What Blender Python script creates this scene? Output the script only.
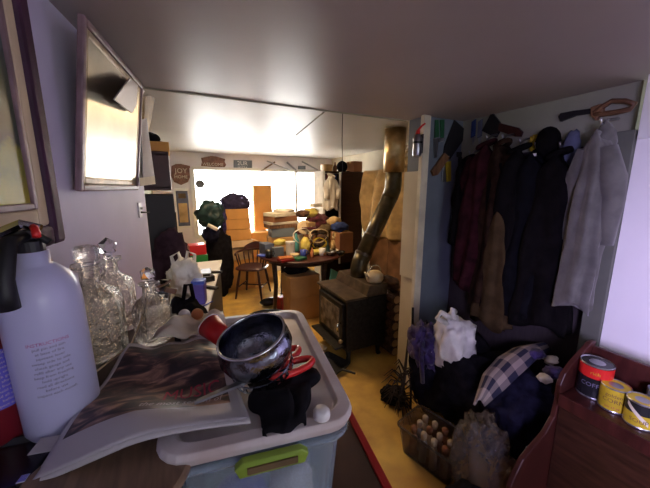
import bpy, bmesh, math, random
from mathutils import Vector, Matrix, noise
random.seed(7)
PI = math.pi
scn = bpy.context.scene
C = scn.collection
for o in list(bpy.data.objects): bpy.data.objects.remove(o)
def R(a): return math.radians(a)

# ---------------------------------------------------------------- camera
FPX, PITCH, YAW, HC = 300.0, R(10.6), R(26.5), 1.62
CAM = Vector((0, 0, HC))
cF = Vector((math.sin(YAW)*math.cos(PITCH), math.cos(YAW)*math.cos(PITCH), -math.sin(PITCH)))
cR = Vector((math.cos(YAW), -math.sin(YAW), 0))
cU = cR.cross(cF)
cd = bpy.data.cameras.new('camera'); cam = bpy.data.objects.new('camera', cd); C.objects.link(cam)
cd.sensor_fit = 'HORIZONTAL'; cd.sensor_width = 36; cd.lens = 36*FPX/650
cd.clip_start = 0.02; cd.clip_end = 100
cam.matrix_world = Matrix(((cR.x, cU.x, -cF.x, 0), (cR.y, cU.y, -cF.y, 0), (cR.z, cU.z, -cF.z, HC), (0, 0, 0, 1)))
scn.camera = cam
scn.view_settings.view_transform = 'Standard'; scn.view_settings.look = 'None'
scn.view_settings.gamma = 1; scn.view_settings.use_curve_mapping = False
scn.view_settings.exposure = 0.0

# ---------------------------------------------------------------- world, daylight and added fill
w = bpy.data.worlds.new('overcast_sky'); scn.world = w; w.use_nodes = True
bg = w.node_tree.nodes['Background']; bg.inputs[0].default_value = (0.93, 0.97, 1.0, 1); bg.inputs[1].default_value = 4.0
def area(name, loc, direction, sx, sy, power, col):
    l = bpy.data.lights.new(name, 'AREA'); l.shape = 'RECTANGLE'; l.size = sx; l.size_y = sy
    l.energy = power; l.color = col
    o = bpy.data.objects.new(name, l); C.objects.link(o); o.location = loc
    o.rotation_euler = Vector(direction).to_track_quat('-Z', 'Y').to_euler(); return o
area('daylight_far_window', (1.45, 5.80, 1.42), (0, -1, -0.12), 2.2, 1.0, 150, (1.0, 0.95, 0.88))
area('rear_room_ceiling_light', (1.0, 3.3, 2.17), (0, 0, -1), 0.5, 0.5, 24, (1.0, 0.68, 0.36))
wall_fill = area('right_wall_fill', (-0.50, -0.95, 1.55), (2.45, 1.0, -0.55), 0.5, 0.5, 13, (0.66, 0.56, 1.0)); wall_fill.data.spread = R(58)  # added fill lamp, spread narrowed to brighten the right wall; no window here
area('daylight_kitchen_window', (0.85, -1.72, 1.5), (0, 1, -0.05), 1.3, 0.8, 1.7, (0.60, 0.48, 1.0))

# ---------------------------------------------------------------- pixel helpers (real points on real planes)
def ray(px, py): return cF*FPX + cR*(px-325) + cU*(244-py)
def atx(px, py, x): d = ray(px, py); return CAM + d*(x/d.x)
def aty(px, py, y): d = ray(px, py); return CAM + d*(y/d.y)
def dep(px, py, d_): return CAM + ray(px, py)*(d_/FPX)
def atz(px, py, z): d = ray(px, py); return CAM + d*((z-HC)/d.z)
# near left wall runs slightly askew
WL0 = Vector((-0.26, 1.16, 0)); WLD = Vector((0.157, 1, 0)).normalized(); WLN = Vector((WLD.y, -WLD.x, 0))
def atw(px, py, off=0.0):
    d = ray(px, py); p0 = WL0 + WLN*off
    t = (p0 - Vector((0, 0, 0))).dot(WLN)/d.dot(WLN); return CAM + d*t

# ---------------------------------------------------------------- materials
MATS = {}
def mat(name, col, rough=0.6, metal=0.0, var=0.0, scale=8.0, bump=0.0, trans=0.0, col2=None, spec=None, ior=1.45, sheen=0.0, stretch=None, alpha=1.0, coat=0.0):
    if name in MATS: return MATS[name]
    m = bpy.data.materials.new(name); m.use_nodes = True; nt = m.node_tree
    b = nt.nodes['Principled BSDF']
    b.inputs['Base Color'].default_value = (*col, 1); b.inputs['Roughness'].default_value = rough
    b.inputs['Metallic'].default_value = metal; b.inputs['Transmission Weight'].default_value = trans
    b.inputs['IOR'].default_value = ior; b.inputs['Sheen Weight'].default_value = sheen; b.inputs['Alpha'].default_value = alpha
    b.inputs['Coat Weight'].default_value = coat
    if spec is not None: b.inputs['Specular IOR Level'].default_value = spec
    if var or bump or col2:
        tc = nt.nodes.new('ShaderNodeTexCoord'); mp = nt.nodes.new('ShaderNodeMapping')
        if stretch: mp.inputs['Scale'].default_value = stretch
        nz = nt.nodes.new('ShaderNodeTexNoise'); nz.inputs['Scale'].default_value = scale; nz.inputs['Detail'].default_value = 6
        nt.links.new(tc.outputs['Object'], mp.inputs['Vector']); nt.links.new(mp.outputs[0], nz.inputs['Vector'])
        if var or col2:
            cr = nt.nodes.new('ShaderNodeValToRGB')
            c2 = col2 if col2 else tuple(max(0, c*(1-var)) for c in col)
            c1 = col if col2 else tuple(min(1, c*(1+var*0.6)) for c in col)
            cr.color_ramp.elements[0].position = 0.35; cr.color_ramp.elements[1].position = 0.65
            cr.color_ramp.elements[0].color = (*c2, 1); cr.color_ramp.elements[1].color = (*c1, 1)
            nt.links.new(nz.outputs['Fac'], cr.inputs[0]); nt.links.new(cr.outputs[0], b.inputs['Base Color'])
        if bump:
            bp = nt.nodes.new('ShaderNodeBump'); bp.inputs['Strength'].default_value = bump; bp.inputs['Distance'].default_value = 0.01
            nt.links.new(nz.outputs['Fac'], bp.inputs['Height']); nt.links.new(bp.outputs[0], b.inputs['Normal'])
    MATS[name] = m; return m
def M(n): return MATS[n]
mat('wall_lavender', (0.68, 0.63, 0.80), 0.55, var=0.06, scale=3)
mat('wall_white', (0.88, 0.85, 0.88), 0.5, var=0.04, scale=3)
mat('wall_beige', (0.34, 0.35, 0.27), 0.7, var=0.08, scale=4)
mat('wall_cream', (0.66, 0.58, 0.42), 0.6, var=0.1, scale=3)
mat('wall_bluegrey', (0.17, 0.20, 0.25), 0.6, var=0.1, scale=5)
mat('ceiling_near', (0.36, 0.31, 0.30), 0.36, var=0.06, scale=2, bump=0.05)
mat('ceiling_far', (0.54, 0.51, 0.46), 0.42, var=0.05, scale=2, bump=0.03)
mat('paint_cream', (0.78, 0.72, 0.56), 0.5, var=0.15, scale=9)
mat('greygreen', (0.12, 0.125, 0.105), 0.6, var=0.1)
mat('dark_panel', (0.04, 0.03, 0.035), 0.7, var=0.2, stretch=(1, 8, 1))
mat('black', (0.012, 0.012, 0.015), 0.5)
mat('black_gloss', (0.015, 0.015, 0.018), 0.2)
mat('black_cloth', (0.010, 0.009, 0.012), 0.95, var=0.4, scale=20, bump=0.3, spec=0.12)
mat('drape_plum', (0.045, 0.035, 0.09), 0.9, var=0.4, scale=20, bump=0.3)
mat('navy_cloth', (0.013, 0.013, 0.03), 0.9, var=0.4, scale=20, bump=0.3, spec=0.12)
mat('coat_plum', (0.05, 0.028, 0.045), 0.8, var=0.4, scale=12, bump=0.3, spec=0.12)
mat('coat_black', (0.005, 0.004, 0.005), 0.95, var=0.4, scale=20, bump=0.3, spec=0.12)
mat('coat_navy', (0.005, 0.005, 0.008), 0.95, var=0.4, scale=20, bump=0.3, spec=0.12)
mat('coat_maroon', (0.035, 0.008, 0.012), 0.95, var=0.5, scale=14, bump=0.3, spec=0.12)
mat('coat_brown', (0.028, 0.014, 0.009), 0.95, var=0.5, scale=14, bump=0.3, spec=0.12)
mat('coat_olive', (0.06, 0.038, 0.018), 0.9, var=0.3, scale=14, bump=0.2, spec=0.12)
mat('purple_cloth', (0.05, 0.03, 0.16), 0.6, var=0.7, scale=18, bump=0.8, sheen=0.2)
mat('maroon_cloth', (0.12, 0.02, 0.035), 0.9, var=0.5, scale=14, bump=0.3, sheen=0.2)
mat('brown_cloth', (0.10, 0.045, 0.025), 0.9, var=0.5, scale=14, bump=0.3, sheen=0.2)
mat('olive_cloth', (0.13, 0.085, 0.04), 0.85, var=0.3, scale=14, bump=0.2)
mat('grey_cloth', (0.11, 0.105, 0.10), 0.85, var=0.25, scale=14, bump=0.2, sheen=0.3)
mat('blue_cloth', (0.02, 0.04, 0.16), 0.9, var=0.3, scale=14, bump=0.2)
mat('bluegrey_cloth', (0.12, 0.14, 0.22), 0.9, var=0.2, scale=14, bump=0.2)
mat('tan_cloth', (0.52, 0.36, 0.17), 0.8, var=0.35, scale=6, bump=0.4)
mat('white_cloth', (0.75, 0.70, 0.62), 0.9, var=0.12, scale=10, bump=0.2)
mat('cardboard', (0.56, 0.31, 0.12), 0.8, var=0.12, scale=5)
mat('cardboard_orange', (0.72, 0.36, 0.10), 0.75, var=0.1, scale=5)
mat('cardboard_pale', (0.68, 0.48, 0.27), 0.8, var=0.1, scale=5)
mat('cardboard_dark', (0.30, 0.13, 0.06), 0.8, var=0.15, scale=5)
mat('packing_tape', (0.60, 0.42, 0.20), 0.25)
mat('wood_dark', (0.045, 0.017, 0.011), 0.35, var=0.4, scale=6, stretch=(1, 1, 10))
mat('wood_red', (0.055, 0.013, 0.011), 0.38, var=0.35, scale=6, stretch=(1, 6, 1))
mat('wood_brown', (0.20, 0.10, 0.05), 0.5, var=0.35, scale=6, stretch=(8, 1, 1))
mat('wood_pale', (0.60, 0.45, 0.28), 0.5, var=0.2, scale=6, stretch=(8, 1, 1))
mat('wood_gold', (0.42, 0.27, 0.12), 0.4, var=0.3, scale=12)
mat('frame_purple', (0.06, 0.018, 0.05), 0.65, var=0.4, scale=10, stretch=(6, 6, 1))
mat('frame_mauve', (0.24, 0.15, 0.17), 0.45, var=0.3, scale=12)
mat('frame_gilt', (0.46, 0.36, 0.24), 0.45, metal=0.3, var=0.3, scale=20)
mat('liner', (0.62, 0.50, 0.34), 0.7, var=0.1)
mat('mirror_glass', (0.40, 0.36, 0.28), 0.36, metal=1.0, var=0.15, scale=7)
mat('iron', (0.03, 0.027, 0.025), 0.45, metal=0.5, var=0.4, scale=30, bump=0.15)
mat('iron_top', (0.10, 0.07, 0.045), 0.4, metal=0.4, var=0.5, scale=12)
mat('pipe_iron', (0.10, 0.08, 0.045), 0.35, metal=0.6, var=0.4, scale=9)
mat('brass_sheet', (0.60, 0.45, 0.24), 0.35, metal=0.85, var=0.35, scale=8)
mat('chrome', (0.60, 0.62, 0.66), 0.16, metal=1.0)
mat('bowl_chrome', (0.30, 0.33, 0.40), 0.14, metal=1.0, var=0.5, scale=40, bump=0.35)
mat('steel', (0.45, 0.46, 0.50), 0.3, metal=0.9, var=0.15)
mat('red_plastic', (0.62, 0.02, 0.02), 0.3)
mat('red_paint', (0.30, 0.012, 0.015), 0.3, var=0.2)
mat('red_dark', (0.16, 0.008, 0.016), 0.35)
mat('green_plastic', (0.22, 0.34, 0.04), 0.35)
mat('tool_green', (0.02, 0.12, 0.05), 0.4)
mat('board_brown', (0.22, 0.14, 0.09), 0.5, var=0.3, stretch=(8, 1, 1))
mat('smoke_plastic', (0.5, 0.45, 0.42), 0.15, trans=0.92, ior=1.1)
mat('green_box', (0.03, 0.28, 0.07), 0.5)
mat('green_bag', (0.015, 0.05, 0.045), 0.35, var=0.5, scale=10, bump=0.5)
mat('yellow_paint', (0.60, 0.44, 0.03), 0.4, var=0.12)
mat('yellow_plastic', (0.75, 0.62, 0.15), 0.4, var=0.2, scale=10)
mat('orange_paint', (0.45, 0.14, 0.04), 0.4)
mat('teal', (0.10, 0.38, 0.40), 0.4)
mat('blue_plastic', (0.06, 0.10, 0.50), 0.35, var=0.3)
mat('violet_box', (0.12, 0.08, 0.40), 0.4, var=0.3)
mat('white_plastic', (0.78, 0.77, 0.78), 0.35)
mat('white_enamel', (0.52, 0.52, 0.76), 0.28)
mat('bag_plastic', (0.78, 0.76, 0.74), 0.3, var=0.1, bump=0.6, scale=22)
mat('clear_bag', (0.85, 0.78, 0.70), 0.10, trans=0.92, bump=1.0, scale=34, ior=1.25)
mat('tote_plastic', (0.74, 0.84, 0.94), 0.20, trans=0.85, ior=1.18)
mat('lid_plastic', (0.88, 0.85, 0.88), 0.35, trans=0.2, ior=1.3, col2=(0.62, 0.52, 0.50), scale=7)
mat('glass', (0.96, 0.96, 0.97), 0.03, trans=1.0, ior=1.5)
mat('cut_glass', (0.96, 0.92, 0.86), 0.04, trans=1.0, ior=1.45, bump=0.9, scale=70)
mat('paper', (0.50, 0.48, 0.50), 0.7)
mat('paper_warm', (0.72, 0.66, 0.52), 0.75, var=0.1)
mat('ink_grey', (0.16, 0.15, 0.24), 0.7)
mat('ink_red', (0.42, 0.03, 0.08), 0.6)
mat('ink_white', (0.62, 0.52, 0.58), 0.6)
mat('ink_magenta', (0.45, 0.08, 0.30), 0.6)
mat('label_blue', (0.14, 0.12, 0.62), 0.4)
mat('shield_brown', (0.22, 0.10, 0.07), 0.5, var=0.4, scale=20)
mat('plate_grey', (0.16, 0.19, 0.22), 0.5)
mat('stove_glass', (0.10, 0.08, 0.06), 0.25, col2=(0.30, 0.24, 0.18), scale=14)
mat('bark', (0.13, 0.07, 0.04), 0.9, var=0.5, scale=30, bump=0.6)
mat('log_end', (0.50, 0.31, 0.16), 0.8, var=0.2)
mat('clay', (0.60, 0.22, 0.08), 0.5)
mat('cream_pot', (0.66, 0.52, 0.33), 0.4)
mat('dry_plant', (0.035, 0.022, 0.018), 0.8)
mat('window_paint', (0.80, 0.80, 0.76), 0.5)
mat('floor_lino', (0.80, 0.52, 0.12), 0.42, col2=(0.55, 0.30, 0.08), scale=4.5)

def patterned(name, kind, c1, c2, scale, rough=0.8, c3=None):
    m = bpy.data.materials.new(name); m.use_nodes = True; nt = m.node_tree; b = nt.nodes['Principled BSDF']
    b.inputs['Roughness'].default_value = rough
    tc = nt.nodes.new('ShaderNodeTexCoord'); sp = nt.nodes.new('ShaderNodeSeparateXYZ')
    nt.links.new(tc.outputs['UV'], sp.inputs[0])
    def math_(op, a, bb=None):
        n = nt.nodes.new('ShaderNodeMath'); n.operation = op
        for i, v in enumerate((a, bb)):
            if v is None: continue
            if isinstance(v, (int, float)): n.inputs[i].default_value = v
            else: nt.links.new(v, n.inputs[i])
        return n.outputs[0]
    def mix(f, a, bb):
        n = nt.nodes.new('ShaderNodeMix'); n.data_type = 'RGBA'
        nt.links.new(f, n.inputs[0])
        for i, v in ((6, a), (7, bb)):
            if isinstance(v, tuple): n.inputs[i].default_value = (*v, 1)
            else: nt.links.new(v, n.inputs[i])
        return n.outputs[2]
    if kind == 'plaid':
        a = math_('GREATER_THAN', math_('FRACT', math_('MULTIPLY', sp.outputs[0], scale)), 0.5)
        c = math_('GREATER_THAN', math_('FRACT', math_('MULTIPLY', sp.outputs[1], scale*1.4)), 0.5)
        f = math_('MULTIPLY', math_('ADD', a, c), 0.5)
        out = mix(f, c1, c2)
    elif kind == 'page':   # dark printed picture inside a pale margin
        nz = nt.nodes.new('ShaderNodeTexNoise'); nz.inputs['Scale'].default_value = scale; nz.inputs['Detail'].default_value = 8; nz.inputs['Distortion'].default_value = 1.2
        mpp = nt.nodes.new('ShaderNodeMapping'); mpp.inputs['Scale'].default_value = (0.7, 2.2, 1); mpp.inputs['Rotation'].default_value = (0, 0, 0.5)
        nt.links.new(tc.outputs['UV'], mpp.inputs['Vector']); nt.links.new(mpp.outputs[0], nz.inputs['Vector'])
        cr = nt.nodes.new('ShaderNodeValToRGB'); e = cr.color_ramp.elements
        e[0].position = 0.40; e[0].color = (0.016, 0.012, 0.020, 1); e[1].position = 0.70; e[1].color = (0.50, 0.30, 0.22, 1)
        x = e.new(0.52); x.color = (0.09, 0.045, 0.05, 1)
        nt.links.new(nz.outputs[0], cr.inputs[0])
        inx = math_('MULTIPLY', math_('GREATER_THAN', sp.outputs[0], 0.03), math_('LESS_THAN', sp.outputs[0], 0.93))
        iny = math_('MULTIPLY', math_('GREATER_THAN', sp.outputs[1], 0.17), math_('LESS_THAN', sp.outputs[1], 0.95))
        out = mix(math_('MULTIPLY', inx, iny), c1, cr.outputs[0])
    elif kind == 'painting':
        nz = nt.nodes.new('ShaderNodeTexNoise'); nz.inputs['Scale'].default_value = scale; nz.inputs['Detail'].default_value = 5
        nt.links.new(tc.outputs['UV'], nz.inputs['Vector'])
        v = math_('ADD', sp.outputs[1], math_('MULTIPLY', math_('SUBTRACT', nz.outputs[0], 0.5), 0.5))
        cr = nt.nodes.new('ShaderNodeValToRGB'); e = cr.color_ramp.elements
        e[0].position = 0.0; e[0].color = (*c1, 1); e[1].position = 1.0; e[1].color = (*c2, 1)
        x = e.new(0.22); x.color = (*c3, 1); x = e.new(0.28); x.color = (0.05, 0.06, 0.05, 1); x = e.new(0.55); x.color = (0.09, 0.11, 0.06, 1)
        nt.links.new(v, cr.inputs[0]); out = cr.outputs[0]
    nt.links.new(out, b.inputs['Base Color']); MATS[name] = m; return m
patterned('plaid', 'plaid', (0.42, 0.34, 0.30), (0.02, 0.02, 0.05), 3.0)
patterned('news_page', 'page', (0.48, 0.46, 0.50), None, 5, 0.4)
patterned('painting', 'painting', (0.42, 0.34, 0.04), (0.05, 0.08, 0.13), 5, 0.35, (0.20, 0.20, 0.03))

# ---------------------------------------------------------------- object helpers
def tag(o, label, cat, group=None, kind=None):
    o['label'] = label
    if cat: o['category'] = cat
    if group: o['group'] = group
    if kind: o['kind'] = kind
    return o
def thing(name, label, cat, loc=(0, 0, 0), rz=0.0, group=None, rot=None):
    o = bpy.data.objects.new(name, None); C.objects.link(o); o.empty_display_size = 0.05
    o.location = loc; o.rotation_euler = rot if rot else (0, 0, rz)
    return tag(o, label, cat, group)
def obj(name, bm, m, parent=None, smooth=False, bevel=0.0, solid=0.0, sub=0):
    bmesh.ops.recalc_face_normals(bm, faces=bm.faces)
    me = bpy.data.meshes.new(name); bm.to_mesh(me); bm.free()
    o = bpy.data.objects.new(name, me); C.objects.link(o)
    for x in (m if isinstance(m, (list, tuple)) else [m]): me.materials.append(M(x))
    if smooth:
        for p in me.polygons: p.use_smooth = True
    if parent: o.parent = parent
    if solid: d = o.modifiers.new('thickness', 'SOLIDIFY'); d.thickness = solid; d.offset = 0
    if bevel: d = o.modifiers.new('bevel', 'BEVEL'); d.width = bevel; d.segments = 2; d.limit_method = 'ANGLE'
    if sub: d = o.modifiers.new('sub', 'SUBSURF'); d.levels = sub; d.render_levels = sub
    return o
def struct(name, bm, m, **k):
    o = obj(name, bm, m, **k)
    if not k.get('parent'): o['kind'] = 'structure'
    return o
def N(): return bmesh.new()
def box(bm, c, s, rot=None):
    mx = Matrix.Translation(Vector(c)) @ (rot.to_4x4() if rot else Matrix()) @ Matrix.Diagonal((s[0], s[1], s[2], 1))
    bmesh.ops.create_cube(bm, size=1, matrix=mx); return bm
def bx(x0, x1, y0, y1, z0, z1): return box(N(), ((x0+x1)/2, (y0+y1)/2, (z0+z1)/2), (x1-x0, y1-y0, z1-z0))
def rz(a): return Matrix.Rotation(R(a), 3, 'Z')
def tube(bm, pts, rad, seg=10, close=True):
    pts = [Vector(p) for p in pts]; n = len(pts)
    if not isinstance(rad, (list, tuple)): rad = [rad]*n
    rings = []; up = None
    for i, p in enumerate(pts):
        t = (pts[min(i+1, n-1)] - pts[max(i-1, 0)]).normalized()
        if up is None: up = t.orthogonal().normalized()
        else: up = (up - t*up.dot(t)).normalized()
        s = t.cross(up)
        rings.append([bm.verts.new(p + (up*math.cos(2*PI*k/seg) + s*math.sin(2*PI*k/seg))*rad[i]) for k in range(seg)])
    for a, b in zip(rings, rings[1:]):
        for k in range(seg): bm.faces.new((a[k], a[(k+1) % seg], b[(k+1) % seg], b[k]))
    if close: bm.faces.new(rings[0]); bm.faces.new(rings[-1])
    return bm
def lathe(bm, prof, seg=28, c=(0, 0, 0), fn=None, sq=0.0):
    c = Vector(c); rings = []
    for r, z in prof:
        if r < 1e-5: rings.append([bm.verts.new(c + Vector((0, 0, z)))]); continue
        ring = []
        for k in range(seg):
            a = 2*PI*k/seg; rr = r
            if sq: rr = r/((abs(math.cos(a))**(2+sq*6) + abs(math.sin(a))**(2+sq*6))**(1/(2+sq*6)))
            if fn: rr *= fn(a, z)
            ring.append(bm.verts.new(c + Vector((rr*math.cos(a), rr*math.sin(a), z))))
        rings.append(ring)
    for a, b in zip(rings, rings[1:]):
        for k in range(seg):
            k2 = (k+1) % seg
            if len(a) == 1 and len(b) == 1: continue
            if len(a) == 1: bm.faces.new((a[0], b[k2], b[k]))
            elif len(b) == 1: bm.faces.new((a[k], a[k2], b[0]))
            else: bm.faces.new((a[k], a[k2], b[k2], b[k]))
    return bm
def prism(bm, pts, vec):
    vec = Vector(vec); a = [bm.verts.new(Vector(p)) for p in pts]; b = [bm.verts.new(Vector(p)+vec) for p in pts]
    bm.faces.new(a); bm.faces.new(b[::-1])
    for i in range(len(a)): j = (i+1) % len(a); bm.faces.new((a[i], a[j], b[j], b[i]))
    return bm
def blob(bm, c, r, amp=0.15, freq=2.0, seed=0, sub=4, sq=0.0, flat=None, fold=0.0):
    res = bmesh.ops.create_icosphere(bm, subdivisions=sub, radius=1)
    off = Vector((seed*3.17, seed*1.31, seed*2.7))
    for v in res['verts']:
        n = v.co.normalized()
        if sq:
            e = 2+sq*8; k = (abs(n.x)**e+abs(n.y)**e+abs(n.z)**e)**(1/e); n = n/k
        d = noise.noise(n*freq+off)*amp + noise.noise(n*freq*2.7+off)*amp*0.45
        if fold: d -= abs(noise.noise(Vector((n.x*freq*2.2, n.y*freq*2.2, n.z*freq*0.7))+off))*fold
        n = n*(1+d)
        p = Vector((n.x*r[0], n.y*r[1], n.z*r[2]))
        if flat is not None and p.z < -r[2]*flat: p.z = -r[2]*flat
        v.co = p + Vector(c)
    return bm
def grid(bm, f, nu=24, nv=24):
    uvl = bm.loops.layers.uv.verify()
    vs = [[bm.verts.new(f(i/nu, j/nv)) for j in range(nv+1)] for i in range(nu+1)]
    for i in range(nu):
        for j in range(nv):
            fc = bm.faces.new((vs[i][j], vs[i+1][j], vs[i+1][j+1], vs[i][j+1]))
            for l, (a, b) in zip(fc.loops, ((i, j), (i+1, j), (i+1, j+1), (i, j+1))): l[uvl].uv = (a/nu, b/nv)
    return bm
def lerp(a, b, t): return a*(1-t)+b*t
def textmesh(s, mapf, size=1.0, extrude=0.0, shear=0.0):
    """letters laid out in a unit frame, then every vertex mapped onto the surface"""
    cu = bpy.data.curves.new('letters', 'FONT'); cu.body = s; cu.size = size; cu.align_x = 'CENTER'; cu.align_y = 'CENTER'
    cu.resolution_u = 2; cu.shear = shear
    t = bpy.data.objects.new('letters_tmp', cu); C.objects.link(t); bpy.context.view_layer.update()
    me = bpy.data.meshes.new_from_object(t.evaluated_get(bpy.context.evaluated_depsgraph_get()))
    bm = bmesh.new(); bm.from_mesh(me); bpy.data.objects.remove(t); bpy.data.meshes.remove(me)
    bmesh.ops.subdivide_edges(bm, edges=[e for e in bm.edges if e.calc_length() > size*0.3], cuts=3)
    for v in bm.verts: v.co = mapf(v.co.x, v.co.y)
    return bm
def copy_tree(o, parent=None):
    c = o.copy(); C.objects.link(c)
    if parent: c.parent = parent
    for ch in [x for x in C.objects if x.parent == o]: copy_tree(ch, c)
    return c

# ================================================================ THE ROOM
HN, HF = 2.12, 2.20
struct('floor', bx(-1.2, 3.2, -1.7, 5.75, -0.05, 0.0), 'floor_lino')
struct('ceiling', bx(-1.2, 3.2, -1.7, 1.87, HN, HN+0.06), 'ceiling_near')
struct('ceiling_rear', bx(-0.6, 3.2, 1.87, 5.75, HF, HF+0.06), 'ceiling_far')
struct('trim_1', bx(-0.2, 1.62, 1.865, 1.885, HN-0.006, HF), 'wall_beige', bevel=0.003)
def quadwall(name, p, q, z0, z1, th, m):
    p = Vector((p[0], p[1], 0)); q = Vector((q[0], q[1], 0)); d = (q-p).normalized(); n = Vector((-d.y, d.x, 0))*th
    return struct(name, prism(N(), [p+Vector((0, 0, z0)), q+Vector((0, 0, z0)), q+n+Vector((0, 0, z0)), p+n+Vector((0, 0, z0))], (0, 0, z1-z0)), m)
quadwall('wall_left', (-0.71, -1.7), (-0.14, 1.92), 0, HN, 0.1, 'wall_lavender')
quadwall('wall_left_rear', (-0.30, 1.97), (-0.30, 5.6), 0, HF, 0.1, 'wall_beige')
A_, B_ = atz(324, 112, 2.2), atz(296, 135, 2.2)
struct('trim_7', tube(N(), [(A_.x, A_.y, 2.198), (B_.x, B_.y, 2.198)], 0.006, 6), 'wall_beige')
# coat alcove
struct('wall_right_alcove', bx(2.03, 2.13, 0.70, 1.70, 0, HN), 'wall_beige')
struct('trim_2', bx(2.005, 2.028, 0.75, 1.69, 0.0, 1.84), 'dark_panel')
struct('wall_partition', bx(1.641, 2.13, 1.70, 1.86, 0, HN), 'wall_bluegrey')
struct('trim_3', bx(1.60, 1.665, 1.665, 1.70, 0, HN), 'paint_cream', bevel=0.004)
struct('trim_8', bx(1.622, 1.64, 1.70, 1.85, 0, 0.919), 'wall_cream')
struct('trim_6', bx(1.605, 1.64, 1.70, 1.85, 0.92, 1.74), 'wall_cream', bevel=0.003)
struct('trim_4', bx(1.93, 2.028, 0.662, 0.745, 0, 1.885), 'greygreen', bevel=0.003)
struct('wall_right', bx(1.95, 2.13, -1.7, 0.66, 0, HN), 'wall_white')
struct('trim_5', bx(1.93, 1.95, 0.60, 0.655, 1.84, 2.08), 'white_plastic', bevel=0.003)
# rear room
struct('wall_right_rear', bx(2.95, 3.05, 1.86, 5.6, 0, HF), 'wall_cream')
struct('wall_partition_rear', bx(2.13, 2.95, 1.70, 1.86, 0, HF), 'wall_cream')
WX0, WX1, WZ0, WZ1, YF = 0.30, 2.62, 0.78, 1.94, 5.6
bm = N()
for a in ((-0.4, WX0, 0, HF), (WX1, 3.05, 0, HF), (WX0, WX1, 0, WZ0), (WX0, WX1, WZ1, HF)):
    box(bm, ((a[0]+a[1])/2, YF+0.05, (a[2]+a[3])/2), (a[1]-a[0], 0.1, a[3]-a[2]))
struct('wall_back_rear', bm, 'wall_white')
bm = N()
for a in ((WX0-0.03, WX0+0.04, WZ0, WZ1), (WX1-0.04, WX1+0.03, WZ0, WZ1), (WX0, WX1, WZ1-0.02, WZ1+0.03), (WX0, WX1, WZ0-0.03, WZ0+0.04), (2.13, 2.17, WZ0, WZ1)):
    box(bm, ((a[0]+a[1])/2, YF-0.01, (a[2]+a[3])/2), (a[1]-a[0], 0.06, a[3]-a[2]))
wf = struct('window_1', bm, 'window_paint', bevel=0.004)
struct('window_pane', bx(WX0, WX1, YF+0.03, YF+0.036, WZ0, WZ1), 'glass', parent=wf)
# wall behind the camera with the kitchen window
KX0, KX1, KZ0, KZ1 = 0.2, 1.5, 1.1, 1.9
bm = N()
for a in ((-1.2, KX0, 0, HN), (KX1, 2.13, 0, HN), (KX0, KX1, 0, KZ0), (KX0, KX1, KZ1, HN)):
    box(bm, ((a[0]+a[1])/2, -1.62, (a[2]+a[3])/2), (a[1]-a[0], 0.1, a[3]-a[2]))
struct('wall_back', bm, 'wall_lavender')

# ================================================================ NEAR LEFT WALL
def wpt(s, z, off=0.0):      # s = y along the wall
    return WL0 + Vector((0.157, 1, 0))*(s-1.16) + WLN*off + Vector((0, 0, z))
def wrot(): return Matrix((WLD, WLN*-1, Vector((0, 0, 1)))).transposed()   # x along wall, -y towards the room
def frame_on_wall(root, s0, s1, z0, z1, borders, tilt=0.0):
    """concentric frame rings; borders = [(width, depth_near, name, material)]"""
    root.matrix_world = Matrix.Translation(wpt((s0+s1)/2, z0, 0.012)) @ wrot().to_4x4() @ Matrix.Rotation(tilt, 4, 'X')
    w_, h = (s1-s0)/WLD.y, z1-z0; a, b, c, d = -w_/2, w_/2, 0.0, h
    for (wd, dep, nm, m) in borders:
        bm = N()
        for (q0, q1, r0, r1) in ((a, a+wd, c, d), (b-wd, b, c, d), (a+wd, b-wd, c, c+wd), (a+wd, b-wd, d-wd, d)):
            box(bm, ((q0+q1)/2, -dep/2, (r0+r1)/2), (q1-q0, dep, r1-r0))
        obj(nm, bm, m, root, bevel=wd*0.22)
        a += wd; b -= wd; c += wd; d -= wd
    return a, b, c, d
t = thing('framed_mirror', 'large rectangular wall mirror in mauve and gilt frame leaning out from the left wall', 'mirror')
a, b, c, d = frame_on_wall(t, 1.11, 1.70, 1.612, 2.085, [(0.020, 0.018, 'outer_frame', 'frame_mauve'), (0.022, 0.013, 'inner_frame', 'frame_gilt')], tilt=R(8))
obj('mirror_glass', box(N(), ((a+b)/2, -0.009, (c+d)/2), (b-a, 0.006, d-c)), 'mirror_glass', t)
t = thing('framed_painting', 'big landscape painting with cream liner and dark purple frame on left wall', 'painting')
a, b, c, d = frame_on_wall(t, 0.25, 0.985, 1.485, 2.10, [(0.048, 0.022, 'outer_frame', 'frame_purple'), (0.040, 0.015, 'liner', 'liner'), (0.014, 0.017, 'inner_frame', 'frame_mauve')], tilt=0.0)
bm = grid(N(), lambda u, v: Vector((lerp(a, b, u), -0.008, lerp(c, d, v))), 1, 1)
obj('canvas', bm, 'painting', t, solid=0.004)

# envelope tucked in the mirror's corner
bm = N(); P_ = [atw(x, y, o_) for x, y, o_ in ((113, 99, 0.13), (129, 78, 0.11), (144, 91, 0.05), (131, 113, 0.08))]
prism(bm, P_, WLN*0.004)
e = tag(obj('envelope', bm, 'white_plastic'), 'white envelope stuck on the upper right corner of the gilt wall mirror', 'envelope')
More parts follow.
